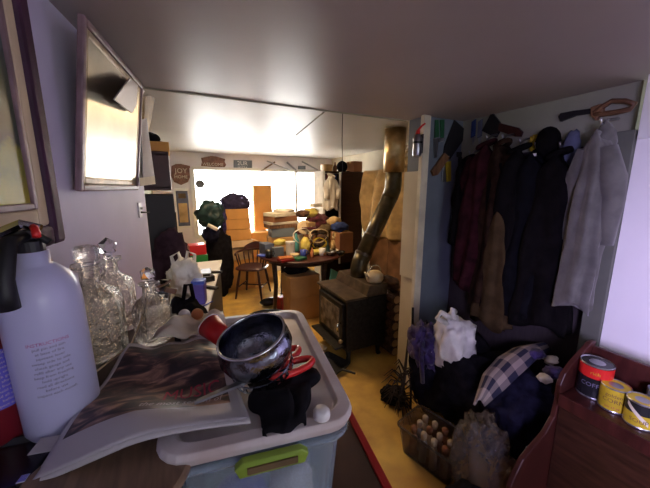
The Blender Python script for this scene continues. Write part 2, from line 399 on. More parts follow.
# papers and board hanging past the mirror
def sheet_px(pts, off, th=0.003):
    return prism(N(), [atw(x, y, off) for x, y in pts], WLN*th)
t = thing('hanging_calendar', 'curling white calendar pages hanging beside the wall mirror', 'calendar', wpt(1.78, 1.62, 0.02))
def addw(t, name, pts, off, m, th=0.003):
    o = obj(name, sheet_px(pts, off, th), m); o.parent = t; o.matrix_parent_inverse = t.matrix_world.inverted(); 
    return o
bpy.context.view_layer.update()
addw(t, 'page', [(140, 120), (146, 118), (154, 176), (143, 180)], 0.03, 'paper')
addw(t, 'page', [(139, 178), (154, 176), (155, 184), (140, 186)], 0.045, 'paper_warm')
addw(t, 'backing_board', [(138, 128), (142, 124), (145, 178), (138, 180)], 0.012, 'wood_brown')
tag(obj('wooden_paddle', sheet_px([(141, 97), (147, 95), (153, 98), (151, 108), (149, 120), (146, 132), (141, 132), (142, 112)], 0.02, 0.012), 'wood_gold', bevel=0.002), 'small brown wooden paddle hanging above the calendar pages', 'paddle')
t = thing('light_switch', 'white wall switch plate with a black key hanging from it', 'light switch', atw(141, 212, 0.0))
t.matrix_world = Matrix.Translation(atw(140, 210, 0.004)) @ wrot().to_4x4()
obj('plate', box(N(), (0, 0, 0), (0.05, 0.006, 0.075)), 'white_plastic', t, bevel=0.002)
obj('toggle', box(N(), (0, -0.008, 0.008), (0.008, 0.014, 0.012)), 'white_plastic', t, bevel=0.002)
obj('key', tube(N(), [(0.0, -0.004, -0.012), (0.02, -0.02, -0.014), (0.05, -0.03, -0.016)], [0.005, 0.003, 0.003], 8), 'black', t)

# ================================================================ FOREGROUND COUNTER
t = thing('low_chest', 'dark wooden chest with red painted top edge under the plastic tote', 'chest', (0.14, 0.70, 0), rot=(0, 0, R(-10)))
obj('body', bx(-0.17, 0.30, -0.30, 0.32, 0, 0.80), 'wood_dark', t, bevel=0.006)
obj('top', bx(-0.175, 0.318, -0.31, 0.33, 0.80, 0.84), 'wood_dark', t, bevel=0.004)
obj('edge_strip', bx(0.3185, 0.343, -0.31, 0.33, 0.797, 0.842), 'red_paint', t, bevel=0.004)['label'] = 'red painted edge strip'
t = thing('side_counter', 'dark narrow counter shelf along the left wall under the decanters', 'counter', (-0.2, 0.75, 0), rot=(0, 0, R(-10)))
obj('body', bx(-0.10, 0.09, -0.60, 0.42, 0.0, 1.14), 'wood_dark', t, bevel=0.004)
obj('countertop', bx(-0.11, 0.10, -0.62, 0.44, 1.14, 1.17), 'wood_dark', t, bevel=0.004)

# plastic totes
def rrect(hx, hy, r, n=5):
    pts = []
    for cx, cy, a0 in ((hx-r, hy-r, 0), (-hx+r, hy-r, 90), (-hx+r, -hy+r, 180), (hx-r, -hy+r, 270)):
        for k in range(n+1): a = R(a0+90*k/n); pts.append((cx+r*math.cos(a), cy+r*math.sin(a)))
    return pts
def loft(bm, rings, cap0=True, cap1=True):
    rs = [[bm.verts.new(Vector(p)) for p in r] for r in rings]; n = len(rs[0])
    for a, b in zip(rs, rs[1:]):
        for k in range(n): bm.faces.new((a[k], a[(k+1) % n], b[(k+1) % n], b[k]))
    if cap0: bm.faces.new(rs[0])
    if cap1: bm.faces.new(rs[-1])
    return bm
def rr3(hx, hy, r, z, n=5): return [(x, y, z) for x, y in rrect(hx, hy, r, n)]
TOT = (0.15, 0.70)
def tote(z0, label, body_m, latch_m, with_lid=True, h=0.285):
    t = thing('storage_tote', label, 'storage tote', (TOT[0], TOT[1], z0), rz=R(-10))
    bm = loft(N(), [rr3(0.135, 0.225, 0.03, 0.0), rr3(0.155, 0.248, 0.04, h), rr3(0.151, 0.244, 0.038, h), rr3(0.131, 0.221, 0.028, 0.004)])
    obj('tub', bm, body_m, t, smooth=False)
    bm = loft(N(), [rr3(0.155, 0.248, 0.04, h-0.035), rr3(0.168, 0.262, 0.05, h-0.03), rr3(0.168, 0.262, 0.05, h-0.02), rr3(0.1565, 0.2495, 0.04, h-0.018)], False, False)
    obj('flange', bm, body_m, t, solid=0.002)
    if with_lid:
        bm = loft(N(), [rr3(0.170, 0.262, 0.05, h-0.012), rr3(0.176, 0.268, 0.055, h+0.004), rr3(0.172, 0.264, 0.052, h+0.014), rr3(0.150, 0.242, 0.040, h+0.016), rr3(0.143, 0.235, 0.036, h+0.004)], True, True)
        obj('lid', bm, 'lid_plastic', t, bevel=0.002)
    for sy in (-1,) :
        l = obj('latch', loft(N(), [[(0.012+x*sc*0.9, -0.262 - dy, h-0.030 + z*sc2*0.8) for x, z in ((-0.062, -0.018), (0.062, -0.018), (0.070, 0.004), (0.055, 0.018), (-0.055, 0.018), (-0.070, 0.004))] for sc, dy, sc2 in ((1, 0, 1), (1.0, 0.014, 1), (0.82, 0.016, 0.62))]), latch_m, t, bevel=0.002)
        l['label'] = 'green clip handle' if latch_m == 'green_plastic' else 'teal clip handle'
        obj('grip_slot', box(N(), (0.012, -0.2795, h-0.030), (0.085, 0.004, 0.012)), 'olive_cloth', l, bevel=0.001)
    return t
tote(0.905, 'clear plastic storage tote with stained lid and green clip, heaped with kitchen things', 'tote_plastic', 'green_plastic')
tt = tote(0.842, 'shallow clear plastic tray with teal rim stacked under the green-clipped tote', 'teal', 'teal', with_lid=False, h=0.055)
# contents of the tote
def inl(x, y, z): v = rz(-10) @ Vector((x, y, 0)); return Vector((TOT[0]+v.x, TOT[1]+v.y, z))
for c_, r_, m_, s_, lab in (((-0.05, -0.17, 0.985), (0.055, 0.045, 0.06), 'blue_plastic', 1, 'crumpled blue plastic bag inside the tote near its front left'),
                            ((0.06, -0.16, 0.98), (0.05, 0.05, 0.06), 'white_cloth', 2, 'white folded cloth inside the tote near its front right'),
                            ((0.0, 0.02, 0.99), (0.09, 0.10, 0.07), 'bluegrey_cloth', 3, 'grey blue cloth bundle in the middle of the tote')):
    tag(obj('cloth_bundle' if 'cloth' in m_ else 'plastic_bag', blob(N(), inl(*c_), r_, 0.25, 2.5, s_, 3, fold=0.2), m_, smooth=True), lab, 'cloth' if 'cloth' in m_ else 'bag')

# newspaper
LIDZ = 0.905+0.285+0.018
n00, n10, n01, n11 = Vector((-0.225, 0.535, 0)), Vector((0.085, 0.472, 0)), Vector((-0.13, 0.84, 0)), Vector((0.085, 0.80, 0))
def news(u, v, dz=0.0, wob=1.0):
    p = lerp(lerp(n00, n10, u), lerp(n01, n11, u), v)
    z = LIDZ + 0.004 + 0.010*math.sin(u*7+v*3)*v*wob + 0.022*math.sin(v*5.0+u*2)**2*(1-abs(u-0.4))*wob + 0.035*max(0, v-0.75)**1*math.sin(u*9+1)**2
    z -= 0.05*max(0, 0.5-u)**1.5*(1-v)*1.6
    return Vector((p.x, p.y, z+dz))
t = thing('newspaper', 'folded glossy newspaper with dark picture page and red headline on the tote', 'newspaper', (0, 0, 0))
obj('front_page', grid(N(), lambda u, v: news(u, v, 0.004), 40, 40), 'news_page', t, smooth=True, solid=0.001)
obj('inner_sheets', grid(N(), lambda u, v: news(u*1.02-0.012, v*1.02-0.015, -0.001), 30, 30), 'paper', t, smooth=True, solid=0.005)
hl = obj('headline', textmesh('MUSIC', lambda x, y: news(0.70+x*1.0, 0.33+y*1.25, 0.0062), 0.13), 'ink_red', t); hl['label'] = 'red headline lettering'
hl = obj('caption', textmesh('the most season of', lambda x, y: news(0.64+x*1.0, 0.225+y*1.1, 0.0062), 0.062, shear=0.3), 'ink_white', t); hl['label'] = 'pale slanted lettering'
# crumpled back pages rising behind
def crump(u, v):
    p = lerp(lerp(Vector((-0.09, 0.84, 0)), Vector((0.10, 0.80, 0)), u), lerp(Vector((0.0, 0.97, 0)), Vector((0.11, 0.96, 0)), u), v)
    return Vector((p.x, p.y, LIDZ+0.022+0.035*math.sin(u*5+0.6)**2*math.sin(v*3+0.3)+0.012*noise.noise(Vector((u*6, v*6, 2)))))
tag(obj('paper_sheet', grid(N(), crump, 24, 24), 'paper_warm', smooth=True, solid=0.003), 'crumpled beige paper rising behind the dark newspaper page', 'paper')

# round wooden board and black tray at the lower left
tag(obj('round_board', lathe(N(), [(0, 0), (0.115, 0), (0.12, 0.004), (0.12, 0.012), (0.115, 0.016), (0, 0.016)], 40, (-0.125, 0.50, 1.172)), 'board_brown', smooth=False), 'round pale wooden board sticking out under the newspaper corner', 'board')
t = thing('metal_tray', 'black metal tray at the lower left corner beside the fire extinguisher', 'tray', (-0.26, 0.60, 1.171), rz=R(-9))
obj('base', loft(N(), [rr3(0.07, 0.05, 0.015, 0.0), rr3(0.076, 0.056, 0.018, 0.012), rr3(0.073, 0.053, 0.016, 0.012), rr3(0.067, 0.047, 0.012, 0.003)]), 'black_gloss', t)
obj('clip', box(N(), (0.03, -0.052, 0.014), (0.012, 0.014, 0.008)), 'chrome', t, bevel=0.001)
tag(obj('paper_card', box(N(), (-0.215, 0.60, 1.192), (0.06, 0.035, 0.001), rz(-12)), 'paper'), 'small blank white card lying by the foot of the white fire extinguisher', 'card')

# bowl
bp = atz(262, 372, LIDZ+0.03)
t = thing('metal_bowl', 'dark chrome hammered bowl with pierced foot ring resting on the newspaper', 'bowl', (bp.x+0.006, bp.y+0.006, LIDZ+0.034), rot=(R(3), R(-17), R(12)))
t.scale = (0.88, 0.88, 0.88)
SB = 1.0
prof = [(0.0, 0.012), (0.045, 0.013), (0.066, 0.024), (0.080, 0.045), (0.086, 0.066), (0.083, 0.088), (0.077, 0.100), (0.079, 0.103), (0.075, 0.104), (0.074, 0.100), (0.080, 0.086), (0.0825, 0.066), (0.076, 0.046), (0.062, 0.027), (0.044, 0.017), (0.0, 0.016)]
obj('vessel', lathe(N(), prof, 48), 'bowl_chrome', t, smooth=True)
obj('rim', lathe(N(), [(0.0765, 0.100), (0.080, 0.102), (0.080, 0.106), (0.0765, 0.108), (0.074, 0.106), (0.074, 0.102), (0.0765, 0.100)], 48), 'chrome', t, smooth=True)
bm = N(); 
for zz in (0.0, 0.016): lathe(bm, [(0.071, zz), (0.074, zz), (0.074, zz+0.003), (0.071, zz+0.003), (0.071, zz)], 48)
for k in range(26):
    a = 2*PI*k/26; box(bm, (0.0725*math.cos(a), 0.0725*math.sin(a), 0.0095), (0.003, 0.008, 0.016), Matrix.Rotation(a, 3, 'Z'))
obj('foot_ring', bm, 'chrome', t)

# red handled kitchen shears under the bowl
g0 = atz(289, 363, LIDZ+0.03)
t = thing('kitchen_shears', 'red handled kitchen shears poking out from under the chrome bowl', 'scissors', (g0.x-0.004, g0.y-0.002, LIDZ+0.036), rz=R(14))
t.scale = (1.2, 1.1, 1.2)
def loop(cx, cy, rx_, ry_, ang, n=22):
    return [(cx+rx_*math.cos(2*PI*k/n)*math.cos(ang)-ry_*math.sin(2*PI*k/n)*math.sin(ang), cy+rx_*math.cos(2*PI*k/n)*math.sin(ang)+ry_*math.sin(2*PI*k/n)*math.cos(ang), 0) for k in range(n+1)]
obj('handle', tube(N(), loop(0.0, 0.018, 0.042, 0.017, 0.25), 0.0065, 10), 'red_plastic', t, smooth=True)
obj('handle', tube(N(), loop(-0.004, -0.022, 0.042, 0.017, -0.10), 0.0065, 10), 'red_plastic', t, smooth=True)
obj('blade', prism(N(), [(-0.045, 0.006, -0.003), (-0.16, 0.004, -0.003), (-0.165, -0.002, -0.003), (-0.045, -0.012, -0.003)], (0, 0, 0.004)), 'steel', t)
# black cloth
def bcl(u, v):
    p = lerp(lerp(atz(266, 434, 1.22), atz(304, 422, 1.22), u), lerp(atz(246, 375, 1.22), atz(316, 368, 1.22), u), v)
    e_ = math.sin(PI*u)*math.sin(PI*v)
    return Vector((p.x, p.y, LIDZ+0.007+0.022*e_**0.5+0.012*noise.noise(Vector((u*4, v*4, 1))))) + Vector((0.022*noise.noise(Vector((u*3, v*3, 7))), 0.022*noise.noise(Vector((u*3, v*3, 17))), 0))
tag(obj('cloth', grid(N(), bcl, 24, 24), 'black_cloth', smooth=True, solid=0.006), 'rumpled black cloth on the tote lid in front of the chrome bowl', 'cloth')
q = atz(326, 414, LIDZ+0.01)
tag(obj('white_ball', lathe(N(), [(0, 0.0), (0.015, 0.0), (0.016, 0.004), (0.0155, 0.012), (0.012, 0.017), (0, 0.018)], 24, (q.x-0.004, q.y+0.01, LIDZ-0.002)), 'white_plastic', smooth=True), 'round white ball at the right front corner of the tote lid', 'ball')
# red cup on its side, wooden and white knobs
q = atz(229, 350, LIDZ+0.03)
t = thing('plastic_cup', 'bright red plastic cup tipped over behind the left side of the bowl', 'cup', (q.x-0.005, q.y+0.02, LIDZ+0.050), rot=(R(70), R(25), R(200)))
t.scale = (0.85, 0.85, 0.85)
obj('body', lathe(N(), [(0, 0), (0.026, 0), (0.030, 0.03), (0.036, 0.075), (0.034, 0.075), (0.028, 0.03), (0.024, 0.004), (0, 0.004)], 28), 'red_plastic', t, smooth=True)
obj('rim', tube(N(), loop(0, 0, 0.036, 0.036, 0), 0.0018, 8), 'white_plastic', t, smooth=True).location = (0, 0, 0.075)
for px, py, m_, nm, lab in ((198, 321, 'clay', 'wooden_ball', 'orange brown ball beside the red cup'), (185, 322, 'white_plastic', 'white_ball', 'white ball next to the orange brown one behind the newspaper')):
    q = atz(px, py, LIDZ+0.02); z0 = LIDZ+0.045
    t = thing('rolling_pin' if 'clay' in m_ else 'bottle', lab.replace('ball', 'knobbed wooden rolling pin end' if 'clay' in m_ else 'capped squeeze bottle') , 'rolling pin' if 'clay' in m_ else 'bottle', (q.x, q.y, LIDZ-0.02))
    obj('shaft' if 'clay' in m_ else 'body', lathe(N(), [(0, -0.02), (0.015, -0.02), (0.016, 0.045), (0.008, 0.05), (0, 0.05)], 20), 'wood_pale' if 'clay' in m_ else 'white_plastic', t, smooth=True)
    obj('knob' if 'clay' in m_ else 'cap', blob(N(), (0, 0, 0.062), (0.017, 0.017, 0.017), 0.02, 1, 1, 3), m_, t, smooth=True)

# white fire extinguisher and its dark red neighbour
def extinguisher(loc, rot, r, h, body, label, label_m, txt_ang):
    t = thing('fire_extinguisher', label, 'fire extinguisher', loc, rot=rot)
    obj('cylinder', lathe(N(), [(0, 0), (r*0.9, 0), (r, 0.012), (r, h*0.80), (r*0.95, h*0.87), (r*0.80, h*0.935), (r*0.52, h*0.985), (r*0.40, h), (r*0.40, h+0.022), (0, h+0.022)], 48), body, t, smooth=True)
    v = obj('valve', lathe(N(), [(0, h+0.02), (r*0.34, h+0.02), (r*0.34, h+0.04), (r*0.22, h+0.045), (r*0.22, h+0.058), (0, h+0.058)], 20), 'black', t)
    bm = N(); tube(bm, [(-r*0.5, 0, h+0.045), (r*0.1, -r*0.05, h+0.055), (r*0.5, -r*0.1, h+0.036)], [0.008, 0.007, 0.006], 8)
    obj('carry_handle', bm, 'black', t)
    bm = N(); tube(bm, [(-r*0.6, 0, h+0.056), (-r*0.1, 0, h+0.070), (r*0.35, -0.004, h+0.062)], [0.009, 0.008, 0.006], 8)
    obj('squeeze_lever', bm, 'chrome', t)
    obj('safety_pin', tube(N(), [(r*0.1, 0.02, h+0.05), (r*0.15, 0, h+0.066), (r*0.3, -0.02, h+0.06), (r*0.35, -0.028, h+0.05)], 0.006, 8), 'red_plastic', t, smooth=True)
    # hose hanging down the front
    ca, sa = math.cos(txt_ang-0.55), math.sin(txt_ang-0.55)
    hp = [(r*0.1*ca, r*0.1*sa, h+0.05), (r*0.75*ca, r*0.75*sa, h+0.045), (r*1.12*ca, r*1.12*sa, h*0.97), (r*1.16*ca, r*1.16*sa, h*0.90), (r*1.15*ca, r*1.15*sa, h*0.82)]
    obj('hose', tube(N(), hp, [0.010, 0.012, 0.013, 0.014, 0.014], 12), 'black', t, smooth=True)
    def wrap(x, y, e=0.0012): a = txt_ang + x/r; return Vector(((r+e)*math.cos(a), (r+e)*math.sin(a), y))
    if label_m:
        obj('label_panel', grid(N(), lambda u, v: wrap(lerp(-0.04, 0.04, u), lerp(h*0.25, h*0.62, v), 0.0006), 12, 2), label_m, t)
    lines = ['INSTRUCTIONS', 'pull pin and aim', 'at base of fire', 'squeeze lever', 'sweep side to side', 'check gauge and', 'refill after any use', 'keep from freezing', 'hold upright', 'read all directions', 'before use', 'inspect each month']
    for i, s in enumerate(lines):
        y = h*0.60 - i*0.0085
        m = ('ink_magenta' if i == 0 else 'ink_grey') if not label_m else 'ink_white'
        o = obj('printed_text', textmesh(s, lambda x, yy, y=y: wrap(x, y+yy), 0.0068 if i else 0.008), m, t)
        o['label'] = 'line of small print'
    return t
q = dep(50, 330, 0.55)
extinguisher((q.x, q.y, 1.172), (0, R(-1), 0), 0.058, 0.318, 'white_enamel', 'white fire extinguisher with black hose and red pin standing below the big painting', None, R(-74))
q = dep(-16, 330, 0.52)
extinguisher((q.x, q.y, 1.172), (0, R(-2), 0), 0.045, 0.285, 'red_dark', 'dark red fire extinguisher with blue label behind the white one at left edge', 'label_blue', R(-40))

# decanters
def decanter(loc, s, rotz, label, tagged=False, stop='square'):
    t = thing('glass_decanter', label, 'decanter', loc, rz=rotz)
    fn = lambda a, z: 1 + (0.025*math.cos(a*16) if z < 0.15*s else 0)
    obj('bottle', lathe(N(), [(0, 0), (0.046*s, 0), (0.052*s, 0.008*s), (0.053*s, 0.12*s), (0.048*s, 0.14*s), (0.026*s, 0.158*s), (0.019*s, 0.17*s), (0.018*s, 0.195*s), (0.030*s, 0.203*s), (0.030*s, 0.208*s), (0.014*s, 0.208*s), (0.013*s, 0.17*s), (0.04*s, 0.135*s), (0.046*s, 0.12*s), (0.045*s, 0.014*s), (0, 0.014*s)], 32, fn=fn, sq=0.25), 'cut_glass', t)
    bm = N()
    if stop == 'square':
        box(bm, (0, 0, 0.230*s), (0.038*s, 0.038*s, 0.036*s), Matrix.Rotation(0.5, 3, 'Z')); o = obj('stopper', bm, 'cut_glass', t, bevel=0.008*s)
    else:
        blob(bm, (0, 0, 0.238*s), (0.026*s, 0.026*s, 0.028*s), 0.0, 1, 1, 1); o = obj('stopper', bm, 'glass', t)
    obj('stopper_neck', lathe(N(), [(0, 0.18*s), (0.011*s, 0.18*s), (0.012*s, 0.215*s), (0, 0.215*s)], 16), 'glass', o)
    if tagged:
        obj('tag_ribbon', tube(N(), [(0.02*s, -0.012, 0.19*s), (0.035*s, -0.03, 0.2*s), (0.055*s, -0.035, 0.212*s)], 0.0035, 6), 'wood_brown', t)
        obj('hanging_tag', box(N(), (0.05*s, -0.035, 0.175*s), (0.036, 0.010, 0.016), Matrix.Rotation(0.5, 3, 'Y')), 'wood_brown', t, bevel=0.003)
    return t
q = atz(102, 352, 1.172)
decanter((q.x, q.y-0.01, 1.172), 1.22, 0.2, 'cut glass decanter with square faceted stopper beside the white fire extinguisher')
decanter((-0.085, 0.975, 1.172), 0.85, 0.5, 'shorter cut glass decanter with a brown tag tied on its neck', True, 'round')
decanter((-0.198, 1.12, 1.172), 1.12, 0.1, 'tall glass decanter with round stopper standing furthest back on the left counter', False, 'round')
t = thing('glass_vase', 'thin clear glass vase right of the decanters near the wall end', 'vase', (-0.075, 1.09, 1.172))
obj('body', lathe(N(), [(0, 0), (0.03, 0), (0.028, 0.01), (0.034, 0.06), (0.042, 0.11), (0.040, 0.14), (0.037, 0.14), (0.039, 0.11), (0.031, 0.06), (0.0, 0.012)], 32), 'glass', t, smooth=True)
tag(obj('wooden_stick', tube(N(), [atz(97, 371, 1.205)+Vector((0, 0, 0)), atz(131, 345, 1.215), aty(149, 301, 0.98)], 0.0022, 8), 'wood_pale', smooth=True), 'thin pale stick leaning between newspaper and decanters', 'stick')

# ================================================================ DESK AND CLUTTER ALONG THE REAR LEFT
t = thing('white_desk', 'white topped desk with dark side behind the newspaper on the left', 'desk', (0.0, 0, 0))
obj('desktop', prism(N(), [(-0.18, 2.12, 0.735), (0.14, 2.12, 0.735), (0.46, 3.72, 0.735), (-0.15, 3.72, 0.735)], (0, 0, 0.03)), 'white_plastic', t, bevel=0.003)
obj('side_panel', prism(N(), [(-0.16, 2.16, 0.0), (0.13, 2.16, 0.0), (0.13, 2.19, 0.0), (-0.16, 2.19, 0.0)], (0, 0, 0.734)), 'black', t)
obj('side_panel', prism(N(), [(0.115, 2.16, 0.0), (0.14, 2.16, 0.0), (0.43, 3.66, 0.0), (0.405, 3.66, 0.0)], (0, 0, 0.734)), 'black', t)
DZ = 0.766
def deskp(px, py, z=DZ): return atz(px, py, z)
# plastic carrier bag
def carrier(name, label, c, r, m, seed, rootcat='bag'):
    t = thing(name, label, rootcat, c)
    obj('sack', blob(N(), (0, 0, r[2]*0.85), r, 0.25, 2.2, seed, 4, flat=0.85, fold=0.45), m, t, smooth=True)
    for s in (-1, 1):
        obj('handle', tube(N(), [(s*r[0]*0.5, 0.01*s, r[2]*1.4), (s*r[0]*0.62, 0.0, r[2]*1.95), (s*r[0]*0.25, 0.02, r[2]*2.1), (s*r[0]*0.1, 0.0, r[2]*1.45)], [0.02, 0.012, 0.010, 0.02], 6), m, t, smooth=True)
    return t
q = deskp(176, 290); carrier('plastic_bag', 'white plastic carrier bag standing on the white desk', (0.03, 2.56, DZ), (0.135, 0.10, 0.17), 'bag_plastic', 4)
for k, (px, py, sx, sy, sz, m_, lab, a) in enumerate((
        (200, 281, 0.22, 0.20, 0.05, 'black', 'black flat video player lowest in the stack on the white desk', 8),
        (202, 270, 0.20, 0.18, 0.035, 'steel', 'grey flat disc player resting on the black player', -6),)):
    p = deskp(px, 283)
    z = DZ + (0.0, 0.0505)[k]
    t = thing('media_player', lab, 'media player', (0.16, 2.95, z), rz=R(a))
    obj('case', bx(-sx/2, sx/2, -sy/2, sy/2, 0, sz), m_, t, bevel=0.004)
    obj('front_panel', bx(-sx/2+0.01, sx/2-0.01, -sy/2-0.003, -sy/2, 0.008, sz-0.008), 'black_gloss', t)
tag(obj('remote_control', box(N(), (0.22, 2.66, DZ+0.009), (0.045, 0.15, 0.018), rz(40)), 'black', bevel=0.005), 'black remote control on the white desk in front of the players', 'remote')
tag(obj('remote_control', box(N(), (0.30, 3.15, DZ+0.01), (0.045, 0.17, 0.02), rz(70)), 'black', bevel=0.005), 'longer black remote lying right of the stacked players', 'remote')
t = thing('tea_tin', 'blue and violet tin standing at the near end of the white desk', 'tin', (0.115, 2.34, DZ), rz=R(-15))
t.scale = (1.35, 1.35, 1.35)
obj('body', bx(-0.032, 0.032, -0.032, 0.032, 0, 0.115), 'violet_box', t, bevel=0.004)
obj('lid', bx(-0.034, 0.034, -0.034, 0.034, 0.1155, 0.135), 'blue_plastic', t, bevel=0.003)
tag(obj('pen', tube(N(), [(0.13, 2.25, DZ+0.005), (0.20, 2.32, DZ+0.005)], 0.0045, 8), 'blue_plastic'), 'blue pen lying beside the violet tin on the desk', 'pen')
t = thing('side_lamp', 'brown wooden table lamp with pale shade at rear of desk', 'lamp', (-0.02, 3.25, DZ))
obj('base', lathe(N(), [(0, 0), (0.05, 0), (0.05, 0.015), (0.015, 0.03), (0.022, 0.08), (0.012, 0.14), (0, 0.14)], 20), 'wood_brown', t, smooth=True)
obj('shade', lathe(N(), [(0.09, 0.13), (0.06, 0.24), (0.058, 0.24), (0.088, 0.13)], 24), 'white_cloth', t, smooth=True)
# dark backpack before the desk
t = thing('backpack', 'black backpack slumped against the near end of the white desk', 'backpack', (0.0, 1.98, 0))
obj('body', blob(N(), (0.01, 0.0, 0.48), (0.15, 0.09, 0.47), 0.12, 1.8, 9, 4, sq=0.12, flat=0.99, fold=0.15), 'black_cloth', t, smooth=True)
obj('carry_loop', tube(N(), [(0.0, 0, 0.93), (0.02, -0.01, 1.03), (0.05, -0.01, 1.03), (0.06, 0, 0.93)], 0.012, 8), 'black_cloth', t, smooth=True)
obj('front_pocket', blob(N(), (0.14, -0.02, 0.40), (0.10, 0.09, 0.40), 0.1, 2, 5, 3, sq=0.2), 'navy_cloth', t, smooth=True)
tag(obj('dark_coat', blob(N(), (-0.06, 2.76, 1.00), (0.15, 0.075, 0.28), 0.25, 2.0, 14, 4, flat=0.85, fold=0.3), 'coat_plum', smooth=True), 'dark purplish coat heaped on the desk behind the white carrier bag', 'coat')
# rear left shelf unit with speaker below
t = thing('wall_cabinet', 'brown wall cabinet with a row of books above the black speaker', 'cabinet', (-0.15, 3.0, 1.60))
bm = N(); box(bm, (0, 0.0, 0.015), (0.28, 0.5, 0.03)); box(bm, (0, 0, 0.285), (0.28, 0.5, 0.03)); box(bm, (-0.13, 0, 0.15), (0.02, 0.5, 0.26)); box(bm, (0, -0.24, 0.15), (0.28, 0.02, 0.27)); box(bm, (0, 0.24, 0.15), (0.28, 0.02, 0.27))
obj('case', bm, 'wood_red', t, bevel=0.003)
obj('door', bx(0.125, 0.14, -0.235, 0.235, 0.035, 0.22), 'shield_brown', t, bevel=0.003)
tag(obj('storage_box', bx(-0.28, 0.0, 2.80, 3.15, 1.905, 1.98), 'cardboard_orange', bevel=0.004), 'flat orange box on top of the brown wall cabinet', 'box')
t = thing('felt_hat', 'black hat lying on the flat orange box near the ceiling', 'hat', (-0.13, 2.95, 1.982))
obj('crown', blob(N(), (0, 0, 0.035), (0.07, 0.08, 0.05), 0.08, 2, 3, 3, flat=0.7), 'black_cloth', t, smooth=True)
obj('brim', lathe(N(), [(0, 0), (0.12, 0.0), (0.125, 0.006), (0.06, 0.01), (0, 0.01)], 28), 'black_cloth', t, smooth=True)
t = thing('floor_speaker', 'tall black loudspeaker cabinet below the brown wall cabinet', 'speaker', (-0.12, 3.0, 0.767))
obj('cabinet', bx(-0.12, 0.12, -0.16, 0.16, 0.0, 0.80), 'black', t, bevel=0.006)
for z in (0.2, 0.55): obj('woofer', lathe(N(), [(0.085, 0), (0.08, 0.006), (0.03, -0.01), (0, 0.0)], 24).copy() if False else tube(N(), [(0.12, 0, z), (0.127, 0, z)], 0.09, 24), 'black_cloth', t)
t = thing('narrow_picture', 'narrow blue framed panel with a small picture left of the far window', 'picture', (0.12, 5.57, 0.95))
obj('frame', bx(-0.11, 0.12, -0.02, 0.0, 0.0, 0.66), 'window_paint', t, bevel=0.003)
obj('print', bx(-0.085, 0.095, -0.024, -0.02, 0.04, 0.62), 'bluegrey_cloth', t)
obj('small_picture', bx(-0.05, 0.06, -0.029, -0.024, 0.50, 0.58), 'olive_cloth', t)
obj('small_picture', bx(-0.06, 0.07, -0.029, -0.024, 0.10, 0.42), 'tan_cloth', t)

# ================================================================ SIGNS ABOVE THE FAR WINDOW
def farp(px, py, y=5.57): return aty(px, py, y)
def on_far(pts, th=0.02, y=5.595): return prism(N(), [farp(a, b, y) for a, b in pts], (0, -th, 0))
t = thing('shield_plaque', 'brown shield shaped wooden plaque with lettering left of the window', 'plaque', farp(176, 174))
t.location.y = 5.59; ctr = farp(176, 176, 5.59); bpy.context.view_layer.update()
def add_far(t, nm, bm, m, **k):
    bmesh.ops.translate(bm, verts=bm.verts, vec=-Vector(t.location)); return obj(nm, bm, m, t, **k)
add_far(t, 'board', on_far([(171.5, 166), (176, 164), (181, 164), (190, 166), (190.5, 176), (188, 182), (181, 185), (174, 182), (171, 176)], 0.02, 5.59), 'shield_brown', bevel=0.004)
def far_text(s, px, py, size, y): c0 = farp(px, py, y); return textmesh(s, lambda x, yy: Vector((c0.x+x, y, c0.z+yy)), size)
add_far(t, 'lettering', far_text('JOY', 181, 171, 0.11, 5.565), 'paper_warm'); add_far(t, 'lettering', far_text('HOME', 181, 177, 0.07, 5.565), 'paper_warm')
t = thing('carved_sign', 'brown carved wooden sign with curved top over the far window', 'sign', farp(213, 163))
t.location.y = 5.59
add_far(t, 'board', on_far([(201, 158), (206, 157), (211, 156), (216, 156.5), (221, 158), (225, 159), (224.5, 162), (226, 165), (224, 168), (201, 166), (202, 162)], 0.025, 5.59), 'shield_brown', bevel=0.004)
add_far(t, 'lettering', far_text('WELCOME', 213, 164.5, 0.07, 5.560), 'paper_warm')
t = thing('licence_plate', 'dark grey number plate with white characters above the window', 'plate', farp(243, 165)); t.location.y = 5.59
add_far(t, 'board', on_far([(233.5, 160), (252, 160.5), (252, 171), (233.5, 170)], 0.008, 5.59), 'plate_grey', bevel=0.002)
add_far(t, 'lettering', far_text('2UR', 242.5, 163.5, 0.10, 5.578), 'white_plastic'); add_far(t, 'lettering', far_text('JK524', 242.5, 168, 0.07, 5.578), 'white_plastic')
def far_stick(nm, a, b, m, lab, cat, w_=0.012, y=5.57, grp=None):
    return tag(obj(nm, tube(N(), [farp(*a, y), farp(*b, y)], w_, 8), m), lab, cat, grp)
far_stick('wooden_rod', (261, 171), (275, 162), 'wood_brown', 'brown rod crossing rightward up beside the grey plate', 'rod')
far_stick('wooden_rod', (267, 161), (290, 170), 'steel', 'grey rod sloping down right across the brown rod', 'rod', y=5.54)
far_stick('metal_file', (287, 162), (296, 170), 'steel', 'short dark grey file slanted above the window mullion', 'file', 0.018)
far_stick('metal_file', (302, 161.5), (318, 170), 'steel', 'long grey file slanted at the right end above the window', 'file', 0.014)
tag(obj('small_box', on_far([(298, 166), (305, 166), (305, 169.5), (298, 169.5)], 0.03), 'plate_grey'), 'small grey box between the two slanted files over the window', 'box')
tag(obj('round_clock', tube(N(), [farp(200, 184, 5.53), farp(200, 184, 5.53)+Vector((0, 0.03, 0))], 0.07, 24), 'plate_grey'), 'round grey clock hanging at the upper left of the window', 'clock')
tag(obj('twine', tube(N(), [(1.10, 1.93, 2.197), (1.10, 1.935, 1.95), (1.105, 1.93, 1.70)], 0.0025, 6), 'black'), 'thin dark cord hanging from the ceiling seam before the window', 'twine')

